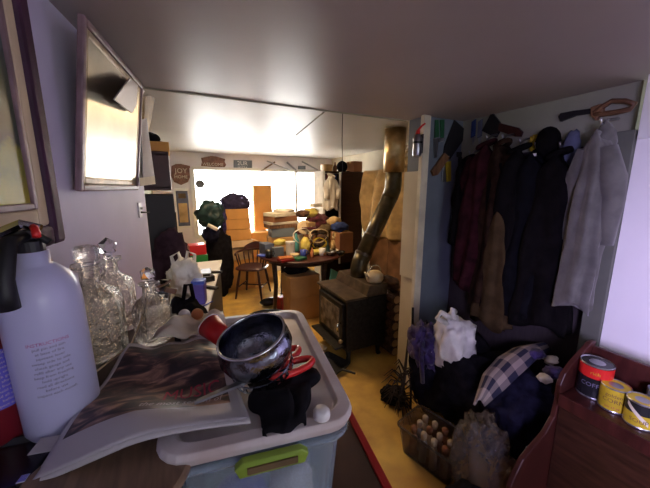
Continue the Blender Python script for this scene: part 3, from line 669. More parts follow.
# ================================================================ BOXES AND BAGS BY THE WINDOW
def carton(name, label, c, s, a=0.0, m='cardboard', group=None, flaps=False, tape=True):
    t = thing(name, label, 'box', c, rz=R(a), group=group)
    if flaps:
        bm = N(); th = 0.006
        box(bm, (0, 0, th/2), (s[0], s[1], th))
        for sx in (-1, 1): box(bm, (sx*(s[0]/2-th/2), 0, s[2]/2), (th, s[1], s[2]))
        for sy in (-1, 1): box(bm, (0, sy*(s[1]/2-th/2), s[2]/2), (s[0], th, s[2]))
        obj('body', bm, m, t)
        for k, (ax, sgn) in enumerate((('x', 1), ('x', -1), ('y', -1))):
            bm = N(); fl = 0.10
            if ax == 'x': box(bm, (sgn*(s[0]/2+fl*0.45), 0, s[2]-fl*0.15), (fl, s[1]*0.98, 0.005), Matrix.Rotation(R(22)*sgn, 3, 'Y'))
            else: box(bm, (0, -(s[1]/2+fl*0.25), s[2]-fl*0.42), (s[0]*0.98, 0.005, fl), Matrix.Rotation(R(-28), 3, 'X'))
            obj('flap', bm, m, t)
    else:
        obj('body', bx(-s[0]/2, s[0]/2, -s[1]/2, s[1]/2, 0, s[2]), m, t, bevel=0.006)
        if tape: obj('tape', bx(-s[0]/2-0.002, s[0]/2+0.002, -0.025, 0.025, s[2]*0.8, s[2]+0.002), 'packing_tape', t)
    return t
carton('cardboard_box', 'large orange carton on the floor left of the wooden chair', (0.83, 4.95, 0), (0.50, 0.42, 0.50), 3, 'cardboard_orange')
carton('cardboard_box', 'pale open carton with turned out flaps under the rounded box stack', (0.84, 4.92, 0.502), (0.46, 0.38, 0.30), 2, 'cardboard_pale', flaps=True)
for k, (z, sx, lab) in enumerate(((0.812, 0.44, 'lowest of three orange boxes stacked in the pale carton'), (0.985, 0.43, 'middle of three orange boxes stacked before the window'), (1.145, 0.41, 'topmost orange box under the dark cloth at the window'))):
    carton('cardboard_box', lab, (0.86+k*0.006, 4.90, z), (sx-0.06, 0.30, 0.165 if k == 0 else 0.155), 2-k*3, 'cardboard_orange')
carton('cardboard_box', 'orange carton on the floor right behind the wooden chair', (1.28, 5.12, 0), (0.38, 0.36, 0.46), -2, 'cardboard')
carton('cardboard_box', 'orange box second high behind the wooden chair', (1.27, 5.12, 0.462), (0.34, 0.32, 0.42), 4, 'cardboard_orange')
carton('cardboard_box', 'tall orange box against the window glass above the table clutter', (1.40, 5.30, 0.884), (0.32, 0.12, 0.78), 0, 'cardboard_orange')
tag(obj('cloth_cover', blob(N(), (0.86, 4.92, 1.37), (0.24, 0.20, 0.17), 0.15, 2, 21, 4, flat=0.42, fold=0.25), 'drape_plum', smooth=True), 'dark purplish cloth draped on top of the orange box stack', 'cloth')
tag(obj('draped_sweater', blob(N(), (0.655, 4.84, 1.14), (0.05, 0.15, 0.27), 0.2, 2, 27, 4, fold=0.3), 'purple_cloth', smooth=True), 'purple sweater hanging down the left side of the orange box stack', 'sweater')
tag(obj('trash_bag', blob(N(), (0.47, 4.75, 1.22), (0.20, 0.16, 0.22), 0.25, 2.2, 22, 4, fold=0.35), 'green_bag', smooth=True), 'dark green trash bag piled high left of the orange boxes', 'bag')
tag(obj('trash_bag', blob(N(), (0.535, 4.62, 0.50), (0.20, 0.15, 0.52), 0.15, 1.8, 23, 4, sq=0.1, fold=0.25, flat=0.97), 'black_cloth', smooth=True), 'tall black trash bag on the floor supporting the green one', 'bag')
tag(obj('trash_bag', blob(N(), (0.43, 4.45, 0.98), (0.13, 0.12, 0.13), 0.25, 2, 24, 3, fold=0.3), 'navy_cloth', smooth=True), 'small navy bag in front of the dark green trash bag', 'bag')
tag(obj('paper_roll', tube(N(), [(0.38, 4.32, 1.13), (0.50, 4.30, 1.06)], 0.025, 12), 'white_cloth'), 'white paper roll lying across the small navy bag', 'roll')
carton('red_crate', 'red box on the floor pile right of the far desk end', (0.22, 4.25, 0.76), (0.20, 0.2, 0.13), 5, 'red_plastic', tape=False)
carton('green_crate', 'green box underneath the red box by the trash bags', (0.23, 4.24, 0.60), (0.22, 0.2, 0.155), 0, 'green_box', tape=False)
carton('cardboard_box', 'dark carton on the floor under the green and red boxes', (0.22, 4.26, 0.0), (0.24, 0.26, 0.598), 0, 'cardboard_dark')

# ================================================================ CAPTAIN'S CHAIR
t = thing('captains_chair', 'dark wooden armchair with spindle back in front of the orange boxes', 'chair', (0.98, 4.42, 0), rz=R(-35))
obj('seat', lathe(N(), [(0, 0.43), (0.20, 0.43), (0.225, 0.44), (0.225, 0.455), (0.20, 0.465), (0, 0.458)], 28, sq=0.2), 'wood_red', t, smooth=False)
for sx in (-1, 1):
    for sy in (-1, 1):
        obj('leg', tube(N(), [(sx*0.14, sy*0.14, 0.43), (sx*0.17, sy*0.17, 0.22), (sx*0.20, sy*0.20, 0)], [0.016, 0.021, 0.013], 10), 'wood_red', t, smooth=True)
    obj('stretcher', tube(N(), [(sx*0.175, -0.175, 0.17), (sx*0.175, 0.175, 0.17)], 0.010, 8), 'wood_red', t)
obj('stretcher', tube(N(), [(-0.175, 0, 0.17), (0.175, 0, 0.17)], 0.010, 8), 'wood_red', t)
arc = [(0.24*math.cos(R(a)), 0.235*math.sin(R(a)), 0.66+0.02*math.sin(R(a))) for a in range(-30, 211, 12)]
obj('arm_rail', tube(N(), arc, 0.018, 8), 'wood_red', t, smooth=True)
bm = N(); pts = [(0.245*math.cos(R(a)), 0.24*math.sin(R(a))) for a in range(40, 141, 10)]
grid(bm, lambda u, v: Vector((0.245*math.cos(R(40+100*u)), 0.24*math.sin(R(40+100*u))+0.02*v, 0.675+v*0.12*math.sin(PI*(0.15+0.7*u)))), 12, 4)
obj('crest_rail', bm, 'wood_red', t, solid=0.02)
for a in (-20, 5, 35, 55, 72, 90, 108, 125, 145, 175, 200):
    obj('spindle', tube(N(), [(0.19*math.cos(R(a)), 0.19*math.sin(R(a)), 0.455), (0.215*math.cos(R(a)), 0.21*math.sin(R(a)), 0.56), (0.236*math.cos(R(a)), 0.23*math.sin(R(a)), 0.66)], [0.008, 0.012, 0.008], 8), 'wood_red', t, smooth=True)

# ================================================================ ROUND TABLE WITH PILE
TX, TY, TZ = 1.48, 3.70, 0.76
t = thing('round_table', 'dark red round wooden table buried under a heap of household clutter', 'table', (TX, TY, 0))
obj('tabletop', lathe(N(), [(0, TZ-0.03), (0.54, TZ-0.03), (0.56, TZ-0.02), (0.56, TZ-0.006), (0.55, TZ), (0, TZ)], 56), 'wood_red', t)
obj('apron', lathe(N(), [(0.43, TZ-0.09), (0.45, TZ-0.09), (0.45, TZ-0.03), (0.43, TZ-0.03)], 40), 'wood_dark', t)
for a in (198, 290, 20, 108): obj('leg', tube(N(), [(0.44*math.cos(R(a)), 0.44*math.sin(R(a)), TZ-0.04), (0.42*math.cos(R(a)), 0.42*math.sin(R(a)), 0.4), (0.46*math.cos(R(a)), 0.46*math.sin(R(a)), 0.0)], [0.035, 0.028, 0.022], 10), 'wood_dark', t, smooth=True)
T0 = TZ+0.001
def tp(px, y): return aty(px, 230, y).x
def stackbox(nm, lab, cat, px, y, z, s, a, m, bev=0.004):
    return tag(obj(nm, box(N(), (tp(px, y), y, z+s[2]/2), s, rz(a)), m, bevel=bev), lab, cat)
# left stack: blue box, books, folded papers
stackbox('storage_box', 'grey blue box at the left edge of the round table', 'box', 266, 3.85, T0, (0.13, 0.20, 0.14), 8, 'bluegrey_cloth')
x_ = tp(278, 3.95)
zs = T0
for k, (h_, m_, lab, nm, sx) in enumerate(((0.20, 'cardboard', 'brown carton at the bottom of the paper stack on the table', 'cardboard_box', 0.38), (0.12, 'plate_grey', 'dark grey case lying on the brown carton on the table', 'instrument_case', 0.32), (0.05, 'wood_brown', 'thick brown album on the dark grey case', 'photo_album', 0.40), (0.035, 'paper_warm', 'cream folded newspapers beneath the white ones on the table stack', 'newspaper_stack', 0.42), (0.07, 'cardboard_dark', 'dark brown ledger between the paper stacks on the table', 'ledger', 0.38), (0.05, 'paper_warm', 'sunlit cream papers on top of the tall table stack', 'paper_stack', 0.42))):
    tag(obj(nm, box(N(), (tp(281, 3.98)+0.012*math.sin(k*3), 3.98, zs+h_/2), (sx, 0.26, h_), rz(k*7-12)), m_, bevel=0.006), lab, nm.split('_')[-1]); zs += h_+0.001
# front row
def mug(px, y, label, m, s=1.0, z=T0):
    t = thing('mug', label, 'mug', (tp(px, y), y, z))
    obj('body', lathe(N(), [(0, 0), (0.035*s, 0), (0.04*s, 0.005), (0.04*s, 0.09*s), (0.036*s, 0.09*s), (0.036*s, 0.01), (0, 0.01)], 24), m, t, smooth=True)
    obj('handle', tube(N(), [(0.036*s, 0, 0.075*s), (0.06*s, 0, 0.07*s), (0.065*s, 0, 0.045*s), (0.055*s, 0, 0.022*s), (0.036*s, 0, 0.02*s)], 0.006*s, 8), m, t, smooth=True)
t = thing('plastic_jar', 'cream plastic canister with lid standing centre front on the table', 'canister', (tp(290, 3.55), 3.55, T0))
obj('body', lathe(N(), [(0, 0), (0.055, 0), (0.058, 0.01), (0.058, 0.17), (0, 0.17)], 28), 'white_cloth', t, smooth=False)
obj('lid', lathe(N(), [(0, 0.17), (0.061, 0.17), (0.061, 0.19), (0, 0.195)], 28), 'white_plastic', t)
mug(303, 3.45, 'blue mug by the yellow bag on the table', 'blue_plastic')
mug(322, 3.42, 'white mug near the front rim of the table', 'white_plastic')
mug(268, 3.58, 'dark mug at the left front rim of the table', 'black_gloss', 1.1)
stackbox('small_radio', 'small dark grey radio left of the cream canister', 'radio', 277, 3.62, T0, (0.14, 0.08, 0.12), 5, 'plate_grey')
tag(obj('plastic_bag', blob(N(), (tp(281, 3.66)+0.0, 3.72, T0+0.16), (0.10, 0.05, 0.045), 0.3, 2, 31, 3, fold=0.3), 'yellow_plastic', smooth=True), 'yellow plastic bag draped over the small grey radio', 'bag')
stackbox('paperback', 'red paperback lying flat at the front of the table', 'book', 286, 3.34, T0, (0.20, 0.13, 0.025), 12, 'red_paint')
stackbox('paperback', 'orange paperback on top of the red one on the table', 'book', 285, 3.35, T0+0.026, (0.17, 0.12, 0.02), -4, 'orange_paint')
stackbox('paperback', 'green paperback under the yellow heap right of the red book', 'book', 299, 3.32, T0, (0.15, 0.12, 0.03), 25, 'tool_green')
tag(obj('plastic_bag', blob(N(), (tp(305, 3.6), 3.60, T0+0.10), (0.07, 0.07, 0.13), 0.3, 2, 32, 3, fold=0.35, flat=0.75), 'yellow_plastic', smooth=True), 'upright yellow bag in the middle of the table heap', 'bag')
t = thing('wicker_basket', 'round wicker basket with looping handle behind the yellow bag', 'basket', (tp(316, 3.75), 3.75, T0))
obj('body', lathe(N(), [(0, 0), (0.09, 0), (0.12, 0.12), (0.115, 0.12), (0.085, 0.01), (0, 0.01)], 28, fn=lambda a, z: 1+0.03*math.sin(a*14)), 'wood_gold', t)
obj('handle', tube(N(), [(0.115*math.cos(R(a)), 0, 0.12+0.16*math.sin(R(a))) for a in range(0, 181, 15)], 0.008, 8), 'wood_gold', t, smooth=True)
t = thing('teddy_bear', 'tan plush toy slumped at the right of the table heap', 'plush toy', (tp(335, 3.52), 3.52, T0), rz=0.5)
obj('body', blob(N(), (0, 0, 0.09), (0.075, 0.065, 0.095), 0.06, 2, 3, 3, flat=0.92), 'tan_cloth', t, smooth=True)
hd = obj('head', blob(N(), (0.0, -0.01, 0.21), (0.055, 0.05, 0.05), 0.04, 2, 4, 3), 'tan_cloth', t, smooth=True)
for s in (-1, 1):
    obj('ear', blob(N(), (s*0.045, 0, 0.25), (0.02, 0.012, 0.02), 0, 1, 1, 2), 'tan_cloth', hd, smooth=True)
    obj('arm', tube(N(), [(s*0.06, 0, 0.14), (s*0.10, -0.03, 0.10), (s*0.10, -0.05, 0.06)], [0.025, 0.024, 0.022], 10), 'tan_cloth', t, smooth=True)
    obj('leg', tube(N(), [(s*0.04, -0.03, 0.04), (s*0.06, -0.10, 0.032), (s*0.065, -0.13, 0.032)], [0.032, 0.03, 0.03], 10), 'white_cloth', t, smooth=True)
tag(obj('cloth_heap', blob(N(), (tp(318, 3.9), 3.94, T0+0.36), (0.20, 0.14, 0.13), 0.35, 2, 33, 4, fold=0.35), 'maroon_cloth', smooth=True), 'dark red cloth heaped above the wicker basket', 'cloth')
carton('cardboard_box', 'brown carton hidden beneath the dark red cloth on the table', (tp(318, 4.0)-0.03, 3.97, T0), (0.28, 0.24, 0.24), 10, 'cardboard_dark')
tag(obj('cloth_heap', blob(N(), (tp(309, 4.0), 3.98, T0+0.50), (0.15, 0.12, 0.08), 0.35, 2, 34, 3, fold=0.35), 'yellow_plastic', smooth=True), 'pale yellow plastic wrap topping the table heap', 'plastic wrap')
carton('cardboard_box', 'dark brown carton on the right side of the table against the cabinet', (tp(343, 3.45), 3.48, T0), (0.22, 0.22, 0.28), 5, 'cardboard_dark')
tag(obj('blue_cloth', blob(N(), (tp(341, 3.45), 3.48, T0+0.345), (0.13, 0.11, 0.075), 0.25, 2, 35, 3, fold=0.3), 'blue_cloth', smooth=True), 'dark blue cloth lying on the dark brown carton', 'cloth')
for k, (px, y, m_, lab) in enumerate(((296, 3.8, 'teal', 'teal glass bottle standing behind the cream canister'), (328, 3.40, 'green_bag', 'dark green bottle right of the white mug'), (312, 3.38, 'clay', 'small orange brown bottle at the front of the table'))):
    t = thing('bottle', lab, 'bottle', (tp(px, y), y, T0)); s = (1.2, 0.8, 0.6)[k]
    obj('body', lathe(N(), [(0, 0), (0.032*s, 0), (0.034*s, 0.01), (0.034*s, 0.13*s), (0.014*s, 0.17*s), (0.013*s, 0.21*s), (0, 0.21*s)], 20), m_, t, smooth=True)
    obj('cap', lathe(N(), [(0, 0.21*s), (0.016*s, 0.21*s), (0.016*s, 0.23*s), (0, 0.23*s)], 16), 'black', t)
tag(obj('cable_coil', tube(N(), [(tp(300, 3.7)+0.12*math.cos(a*0.35), 3.62+0.03*math.sin(a), T0+0.24+0.10*math.sin(a*0.35)) for a in range(30)], 0.006, 6), 'white_cloth', smooth=True), 'white looping cable over the middle of the table heap', 'cable')
t = thing('dinner_plate', 'cream plate leaning upright in the table heap', 'plate', (tp(307, 3.72)-0.02, 3.76, T0+0.33), rot=(R(70), 0, R(-20)))
obj('disc', lathe(N(), [(0, 0), (0.06, 0), (0.10, 0.012), (0.10, 0.016), (0.06, 0.004), (0, 0.004)], 32), 'cream_pot', t, smooth=True)
EX = [('towel_roll', 'rolled white towel lying over the pale yellow plastic wrap', 'towel', 316, 3.98, 0.585, (0.16, 0.10, 0.05), 20, 'white_cloth'),
      ('tin_box', 'gold tin at the rear of the table right of the paper stack', 'tin', 296, 4.02, 0.0, (0.09, 0.09, 0.34), 5, 'wood_gold'),
      ('picture', 'small dark framed picture standing before the wicker basket', 'picture', 313, 3.60, 0.0, (0.09, 0.02, 0.13), -15, 'wood_dark'),
      ('tissue_box', 'pale pink tissue box at the middle of the table', 'box', 300, 3.86, 0.0, (0.12, 0.10, 0.22), 12, 'paper_warm'),
      ('striped_packet', 'maroon packet on the pink tissue box', 'packet', 301, 3.86, 0.222, (0.11, 0.08, 0.07), -20, 'maroon_cloth'),
      ('notebook', 'blue notebook under the dark mug on the table', 'notebook', 262, 3.70, 0.0, (0.10, 0.13, 0.02), 30, 'blue_plastic'),
      ('cracker_box', 'orange box lying behind the plush toy', 'box', 331, 3.72, 0.0, (0.12, 0.09, 0.20), 8, 'cardboard_orange'),
      ('jewellery_box', 'dark brown box on the orange box behind the plush toy', 'box', 331, 3.72, 0.202, (0.12, 0.09, 0.09), -8, 'wood_brown')]
EX += [('shoe_box', 'long tan shoe box across the rear of the table', 'box', 324, 4.06, 0.0, (0.32, 0.14, 0.30), 4, 'cardboard_pale'),
      ('hardback', 'brown hardback beneath the wicker basket side of the heap', 'book', 324, 3.48, 0.0, (0.20, 0.15, 0.035), 32, 'wood_brown'),
      ('hardback', 'cream hardback lying on the brown one near the plush toy', 'book', 324, 3.48, 0.036, (0.17, 0.13, 0.03), 10, 'paper_warm'),
      ('toy_box', 'dark box behind the upright yellow bag', 'box', 309, 3.76, 0.0, (0.16, 0.12, 0.24), -12, 'cardboard_dark'),
      ('cassette_case', 'grey cassette case on the dark box behind the yellow bag', 'case', 309, 3.76, 0.242, (0.15, 0.10, 0.06), 18, 'steel'),
      ('album', 'maroon album on the cassette case', 'album', 309, 3.76, 0.304, (0.19, 0.14, 0.03), -25, 'maroon_cloth'),
      ('biscuit_tin', 'gold biscuit tin resting on the maroon album', 'tin', 310, 3.77, 0.336, (0.12, 0.10, 0.06), 8, 'wood_gold'),
      ('folder', 'pale folder leaning flat over the shoe box', 'folder', 331, 4.03, 0.302, (0.26, 0.17, 0.03), 24, 'white_cloth')]
for nm, lab, cat, px, y, dz, sz, a, m_ in EX: stackbox(nm, lab, cat, px, y, T0+dz, sz, a, m_)
for k, (px, y, m_, lab) in enumerate(((294, 3.42, 'cream_pot', 'cream bowl between the canister and the blue mug'), (331, 3.36, 'steel', 'grey metal bowl at the right front of the table'), (341, 3.30, 'black_gloss', 'black bowl at the far right rim of the table'))):
    tag(obj('small_bowl', lathe(N(), [(0, 0), (0.03, 0), (0.055, 0.035), (0.06, 0.055), (0.056, 0.055), (0.05, 0.035), (0, 0.008)], 24, (tp(px, y), y, T0)), m_, smooth=True), lab, 'bowl')
tag(obj('tissue_box', box(N(), (-0.115, 2.33, DZ+0.05), (0.08, 0.16, 0.10), rz(5)), 'paper_warm', bevel=0.004), 'cream tissue box on the desk right beside the near wall end', 'box')
t = thing('spice_jar', 'brown glass jar on the cream tissue box at the desk', 'jar', (-0.115, 2.33, DZ+0.101))
obj('body', lathe(N(), [(0, 0), (0.035, 0), (0.037, 0.07), (0.025, 0.09), (0, 0.09)], 20), 'clay', t, smooth=True)
obj('lid', lathe(N(), [(0, 0.0905), (0.028, 0.0905), (0.028, 0.11), (0, 0.11)], 20), 'white_plastic', t)
for k, (px, y, z, r_, m_, lab) in enumerate(((322, 3.62, 0.15, (0.09, 0.07, 0.10), 'brown_cloth', 'brown woollen hat crumpled between mug and plush toy'),
        (326, 3.68, 0.30, (0.12, 0.08, 0.07), 'olive_cloth', 'olive scarf bunched above the plush toy'),
        (303, 3.92, 0.50, (0.12, 0.09, 0.06), 'brown_cloth', 'brown cloth slumped over the tin box and pink tissue box'),
        (334, 3.72, 0.38, (0.12, 0.08, 0.08), 'tan_cloth', 'tan sweater on the dark brown box at the right of the heap'),
        (315, 3.46, 0.04, (0.07, 0.05, 0.04), 'yellow_plastic', 'small crumpled yellow wrapper at the table front'),
        (284, 3.98, 0.55, (0.18, 0.10, 0.035), 'white_cloth', 'white towel spread on top of the tall table stack'))):
    tag(obj('cloth', blob(N(), (tp(px, y), y, T0+z), r_, 0.3, 2.4, 140+k, 3, fold=0.4), m_, smooth=True), lab, 'cloth')
for k in range(3):
    tag(obj('extension_cable', tube(N(), [(tp(318, 3.55)+(0.10+0.02*k)*math.cos(a*0.5+k), 3.52+0.03*math.sin(a*0.9+k), T0+0.14+0.05*k+(0.07+0.01*k)*math.sin(a*0.5+k)) for a in range(26)], 0.0055, 6), ('yellow_paint', 'black', 'cream_pot')[k], smooth=True), ('yellow', 'black', 'cream')[k]+' cable looping over the right half of the table heap', 'cable')
# under the table
carton('cardboard_box', 'brown carton under the round table, upper of two', (1.34, 3.38, 0.30), (0.40, 0.28, 0.27), 4, 'cardboard')
carton('cardboard_box', 'brown carton under the round table standing on the floor', (1.36, 3.40, 0.0), (0.40, 0.30, 0.298), -3, 'cardboard')
tag(obj('cloth_bundle', blob(N(), (1.30, 3.44, 0.61), (0.17, 0.12, 0.055), 0.3, 2, 41, 3, fold=0.3), 'black_cloth', smooth=True), 'dark cloth stuffed between tabletop and upper brown carton', 'cloth')
tag(obj('red_packet', box(N(), (1.22, 3.72, 0.09), (0.16, 0.10, 0.18), rz(20)), 'red_paint', bevel=0.01), 'upright red packet on the floor left under the table', 'packet')
t = thing('teal_magazine', 'teal magazine leaning on the dark stove side of the table', 'magazine', (1.66, 3.1, 0.42), rot=(R(-25), R(30), R(10)))
obj('cover', bx(-0.08, 0.08, -0.006, 0.006, 0, 0.22), 'teal', t)
tag(obj('storage_box', bx(1.56, 1.80, 3.02, 3.25, 0, 0.42), 'black', bevel=0.006), 'black box standing between the stove and the cartons', 'box')
t = thing('laundry_basket', 'low black round basket on the yellow floor before the table', 'basket', (0.82, 3.05, 0))
obj('body', lathe(N(), [(0, 0.0), (0.20, 0.0), (0.25, 0.20), (0.26, 0.21), (0.24, 0.21), (0.19, 0.015), (0, 0.015)], 32, fn=lambda a, z: 1+0.01*math.sin(a*20)), 'black', t)
obj('contents', blob(N(), (0, 0, 0.13), (0.19, 0.19, 0.09), 0.2, 2.5, 6, 3), 'green_bag', t, smooth=True)
tag(obj('black_shoe', blob(N(), (1.08, 3.9, 0.06), (0.14, 0.06, 0.06), 0.1, 1.5, 7, 3, flat=0.95), 'black_gloss', smooth=True), 'black boot lying on the floor beneath the chair side of the table', 'shoe')

# ================================================================ REAR RIGHT: BOOKCASE, BOXES, TARP
t = thing('bookcase', 'dark brown bookcase with pale front edges behind the table', 'bookcase', (2.41, 4.32, 0))
t.scale = (1.12, 1, 1.015)
bm = N()
for z in (0.02, 0.45, 0.9, 1.3, 1.62, 1.83): box(bm, (0.0, 0, z), (0.60, 0.30, 0.025))
box(bm, (0.30, 0, 0.92), (0.03, 0.32, 1.84)); box(bm, (0, 0.15, 0.92), (0.60, 0.015, 1.84))
obj('case', bm, 'wood_dark', t)
obj('side_panel', bx(-0.335, -0.30, -0.16, 0.16, 0, 1.845), 'white_cloth', t)['label'] = 'pale painted side'
obj('door', bx(-0.06, 0.30, -0.185, -0.162, 0.4, 1.83), 'wood_dark', t, bevel=0.004)
obj('door_edge', bx(-0.085, -0.062, -0.185, -0.162, 0.4, 1.83), 'white_plastic', t)
for k, (m_, lab) in enumerate((('maroon_cloth', 'dark red book on upper bookcase shelf'), ('paper_warm', 'cream book on upper bookcase shelf'), ('wood_brown', 'brown book on upper bookcase shelf'), ('blue_cloth', 'dark blue book on upper bookcase shelf'))):
    tag(obj('book', bx(2.10+k*0.05, 2.14+k*0.05, 4.19, 4.36, 1.659, 1.83-0.01*(k % 2)), m_, bevel=0.002), lab, 'book', 'books on the upper bookcase shelf')
def garment_hanging(name, label, cat, c, W, D, L, m, seed, rz_=0.0, sleeves=True, sl_m=None, taper=0.75, hood=False, flare=1.0, sl_len=0.62, group=None, collar=True):
    """c = hanging point (hook); body hangs downward by L; local x = width"""
    t = thing(name, label, cat, c, rz=rz_, group=group)
    bm = N(); rings = []; n = 48; K = 26
    for i in range(K+1):
        v = i/K; z = -0.03 - v*L
        sh = min(1.0, (v/0.09)**0.6) if v < 0.09 else 1.0
        w_ = W*(0.22+0.78*sh)*lerp(taper, flare, v); d_ = D*(0.45+0.55*sh)*lerp(1, 1.15, v)
        ring = []
        for k in range(n):
            a = 2*PI*k/n
            f = 1 + (0.09+0.07*v)*math.sin(a*7+seed+v*2.5) * min(1, v*4) + 0.28*noise.noise(Vector((math.cos(a)*1.6, math.sin(a)*1.6, v*3.5+seed*3.1))) + 0.10*noise.noise(Vector((math.cos(a)*4, math.sin(a)*4, v*9+seed)))
            ring.append((w_*0.5*math.cos(a)*f, d_*0.5*math.sin(a)*f, z - (0.03*math.sin(a*3+seed) if i == K else 0) - (0.10*abs(math.cos(a))**1.5*W/0.4 if i < 4 else 0.10*abs(math.cos(a))**1.5*W/0.4*max(0, 1-v*1.4))))
        rings.append(ring)
    loft(bm, rings)
    obj('body', bm, m, t, smooth=True)
    if sleeves:
        for s in (-1, 1):
            x0 = s*W*0.36*taper
            obj('sleeve', tube(N(), [(x0, 0, -0.12), (x0+s*0.035, -0.012, -0.26), (x0+s*0.04, -0.02*1.4, -0.03-sl_len*L*0.6), (x0+s*0.03, -0.03, -0.03-sl_len*L)], [0.038, 0.052, 0.046, 0.040], 14), sl_m or m, t, smooth=True)
    if hood:
        obj('hood', blob(N(), (0, -D*0.42, -0.09), (W*0.26, 0.05, 0.10), 0.18, 2, seed+50, 3, fold=0.25), m, t, smooth=True)
    elif collar:
        obj('collar', tube(N(), [(0.05*math.cos(R(a)), 0.035*math.sin(R(a)), -0.04-0.02*math.sin(R(a+90))) for a in range(0, 361, 30)], 0.016, 8), m, t, smooth=True)
    return t
garment_hanging('hanging_robe', 'cream robe hanging at the front of the dark bookcase', 'robe', (tp(331, 4.0), 4.0, 1.84), 0.20, 0.10, 0.50, 'white_cloth', 3, 0.0, sl_len=0.7)
t = thing('wicker_hamper', 'golden wicker basket on top of the bookcase at its left', 'basket', (2.16, 4.28, 1.873))
obj('body', lathe(N(), [(0, 0), (0.08, 0), (0.09, 0.10), (0.085, 0.10), (0, 0.01)], 24, sq=0.2), 'wood_gold', t)
t = thing('glass_bottle', 'small brown bottle beside the golden basket on the bookcase', 'bottle', (2.30, 4.26, 1.873))
obj('body', lathe(N(), [(0, 0), (0.03, 0), (0.03, 0.07), (0.012, 0.10), (0.012, 0.14), (0, 0.14)], 18), 'wood_brown', t, smooth=True)
t = thing('felt_hat', 'dark round hat standing on the bookcase behind the brown box', 'hat', (2.46, 4.32, 1.874))
obj('crown', blob(N(), (0, 0, 0.08), (0.09, 0.08, 0.09), 0.05, 2, 3, 3, flat=0.9), 'black_cloth', t, smooth=True)
obj('brim', lathe(N(), [(0, 0), (0.12, 0), (0.125, 0.006), (0, 0.012)], 24), 'black_cloth', t, smooth=True)
carton('cardboard_box', 'small brown carton on the right end of the bookcase top', (2.64, 4.24, 1.873), (0.17, 0.2, 0.16), 6, 'cardboard_dark')
# tall wardrobe at right rear with tarps
t = thing('tall_cupboard', 'tall tan cupboard in the rear right corner behind the stove pipe', 'cupboard', (2.76, 3.2, 0))
obj('body', bx(-0.18, 0.18, -0.45, 0.45, 0, 1.72), 'wood_brown', t, bevel=0.006)
obj('door', bx(-0.20, -0.182, -0.43, 0.0, 0.06, 1.68), 'wood_brown', t, bevel=0.004)
obj('door', bx(-0.20, -0.182, 0.01, 0.43, 0.06, 1.68), 'wood_brown', t, bevel=0.004)
def tarp(u, v):
    y = lerp(2.62, 3.72, u); z = lerp(0.95, 1.86, v)
    return Vector((2.52-0.06*math.sin(PI*v)-0.04*math.sin(u*19+v*2)-0.03*noise.noise(Vector((u*5, v*4, 0))), y, z))
tag(obj('hanging_tarp', grid(N(), tarp, 60, 30), 'tan_cloth', smooth=True, solid=0.006), 'tan crinkled tarp hanging down the cupboard behind the stove pipe', 'tarp')
tag(obj('cloth_bundle', blob(N(), (2.72, 2.95, 1.87), (0.17, 0.28, 0.15), 0.3, 2, 51, 4, fold=0.35, flat=0.95), 'tan_cloth', smooth=True), 'tan bundle stuffed between cupboard top and ceiling', 'bundle')
for k, (y, m_, lab) in enumerate(((3.35, 'wood_gold', 'golden board slanting on the cupboard top, the farther one'), (3.20, 'wood_pale', 'pale board slanting on the cupboard top, the nearer one'))):
    tag(obj('wooden_board', tube(N(), [(2.60, y+0.2, 1.76), (2.66, y-0.2, 2.05+0.05*k)], 0.018, 6), m_), lab, 'board')

# ================================================================ WOOD STOVE
t = thing('wood_stove', 'black cast iron wood stove with glass door and stepped top', 'stove', (1.58, 2.45, 0), rz=R(0))
SX0, SX1, SY0, SY1 = -0.27, 0.165, -0.27, 0.30
obj('body', bx(SX0, SX1, SY0, SY1, 0.12, 0.62), 'iron', t, bevel=0.01)
obj('top_plate', bx(SX0-0.025, SX0+0.21, SY0-0.02, SY1+0.02, 0.621, 0.645), 'iron_top', t, bevel=0.004)
bm = N(); prism(bm, [(SX0+0.19, SY0-0.01, 0.63), (SX1, SY0-0.01, 0.63), (SX1, SY0-0.01, 0.735), (SX0+0.23, SY0-0.01, 0.735)], (0, SY1-SY0+0.02, 0))
obj('raised_top', bm, 'iron_top', t, bevel=0.006)
for sx in (SX0+0.05, SX1-0.05):
    for sy in (SY0+0.05, SY1-0.05): obj('leg', tube(N(), [(sx, sy, 0.13), (sx, sy, 0.05), (sx*1.05, sy*1.05, 0.0)], [0.03, 0.02, 0.026], 10), 'iron', t, smooth=True)
dr = obj('door', bx(SX0-0.03, SX0-0.002, SY0+0.04, SY1-0.04, 0.20, 0.58), 'iron', t, bevel=0.006)
obj('glass', bx(SX0-0.034, SX0-0.030, SY0+0.09, SY1-0.09, 0.25, 0.53), 'stove_glass', dr)
obj('handle', tube(N(), [(SX0-0.03, SY0+0.06, 0.40), (SX0-0.07, SY0+0.05, 0.40), (SX0-0.075, SY0+0.04, 0.33)], [0.008, 0.010, 0.012], 10), 'chrome', dr, smooth=True)
obj('knob', blob(N(), (SX0-0.055, SY0+0.02, 0.24), (0.02, 0.02, 0.02), 0, 1, 1, 2), 'brass_sheet', t, smooth=True)
obj('ash_lip', bx(SX0-0.11, SX0-0.001, SY0+0.02, SY1-0.02, 0.165, 0.185), 'iron', t, bevel=0.004)
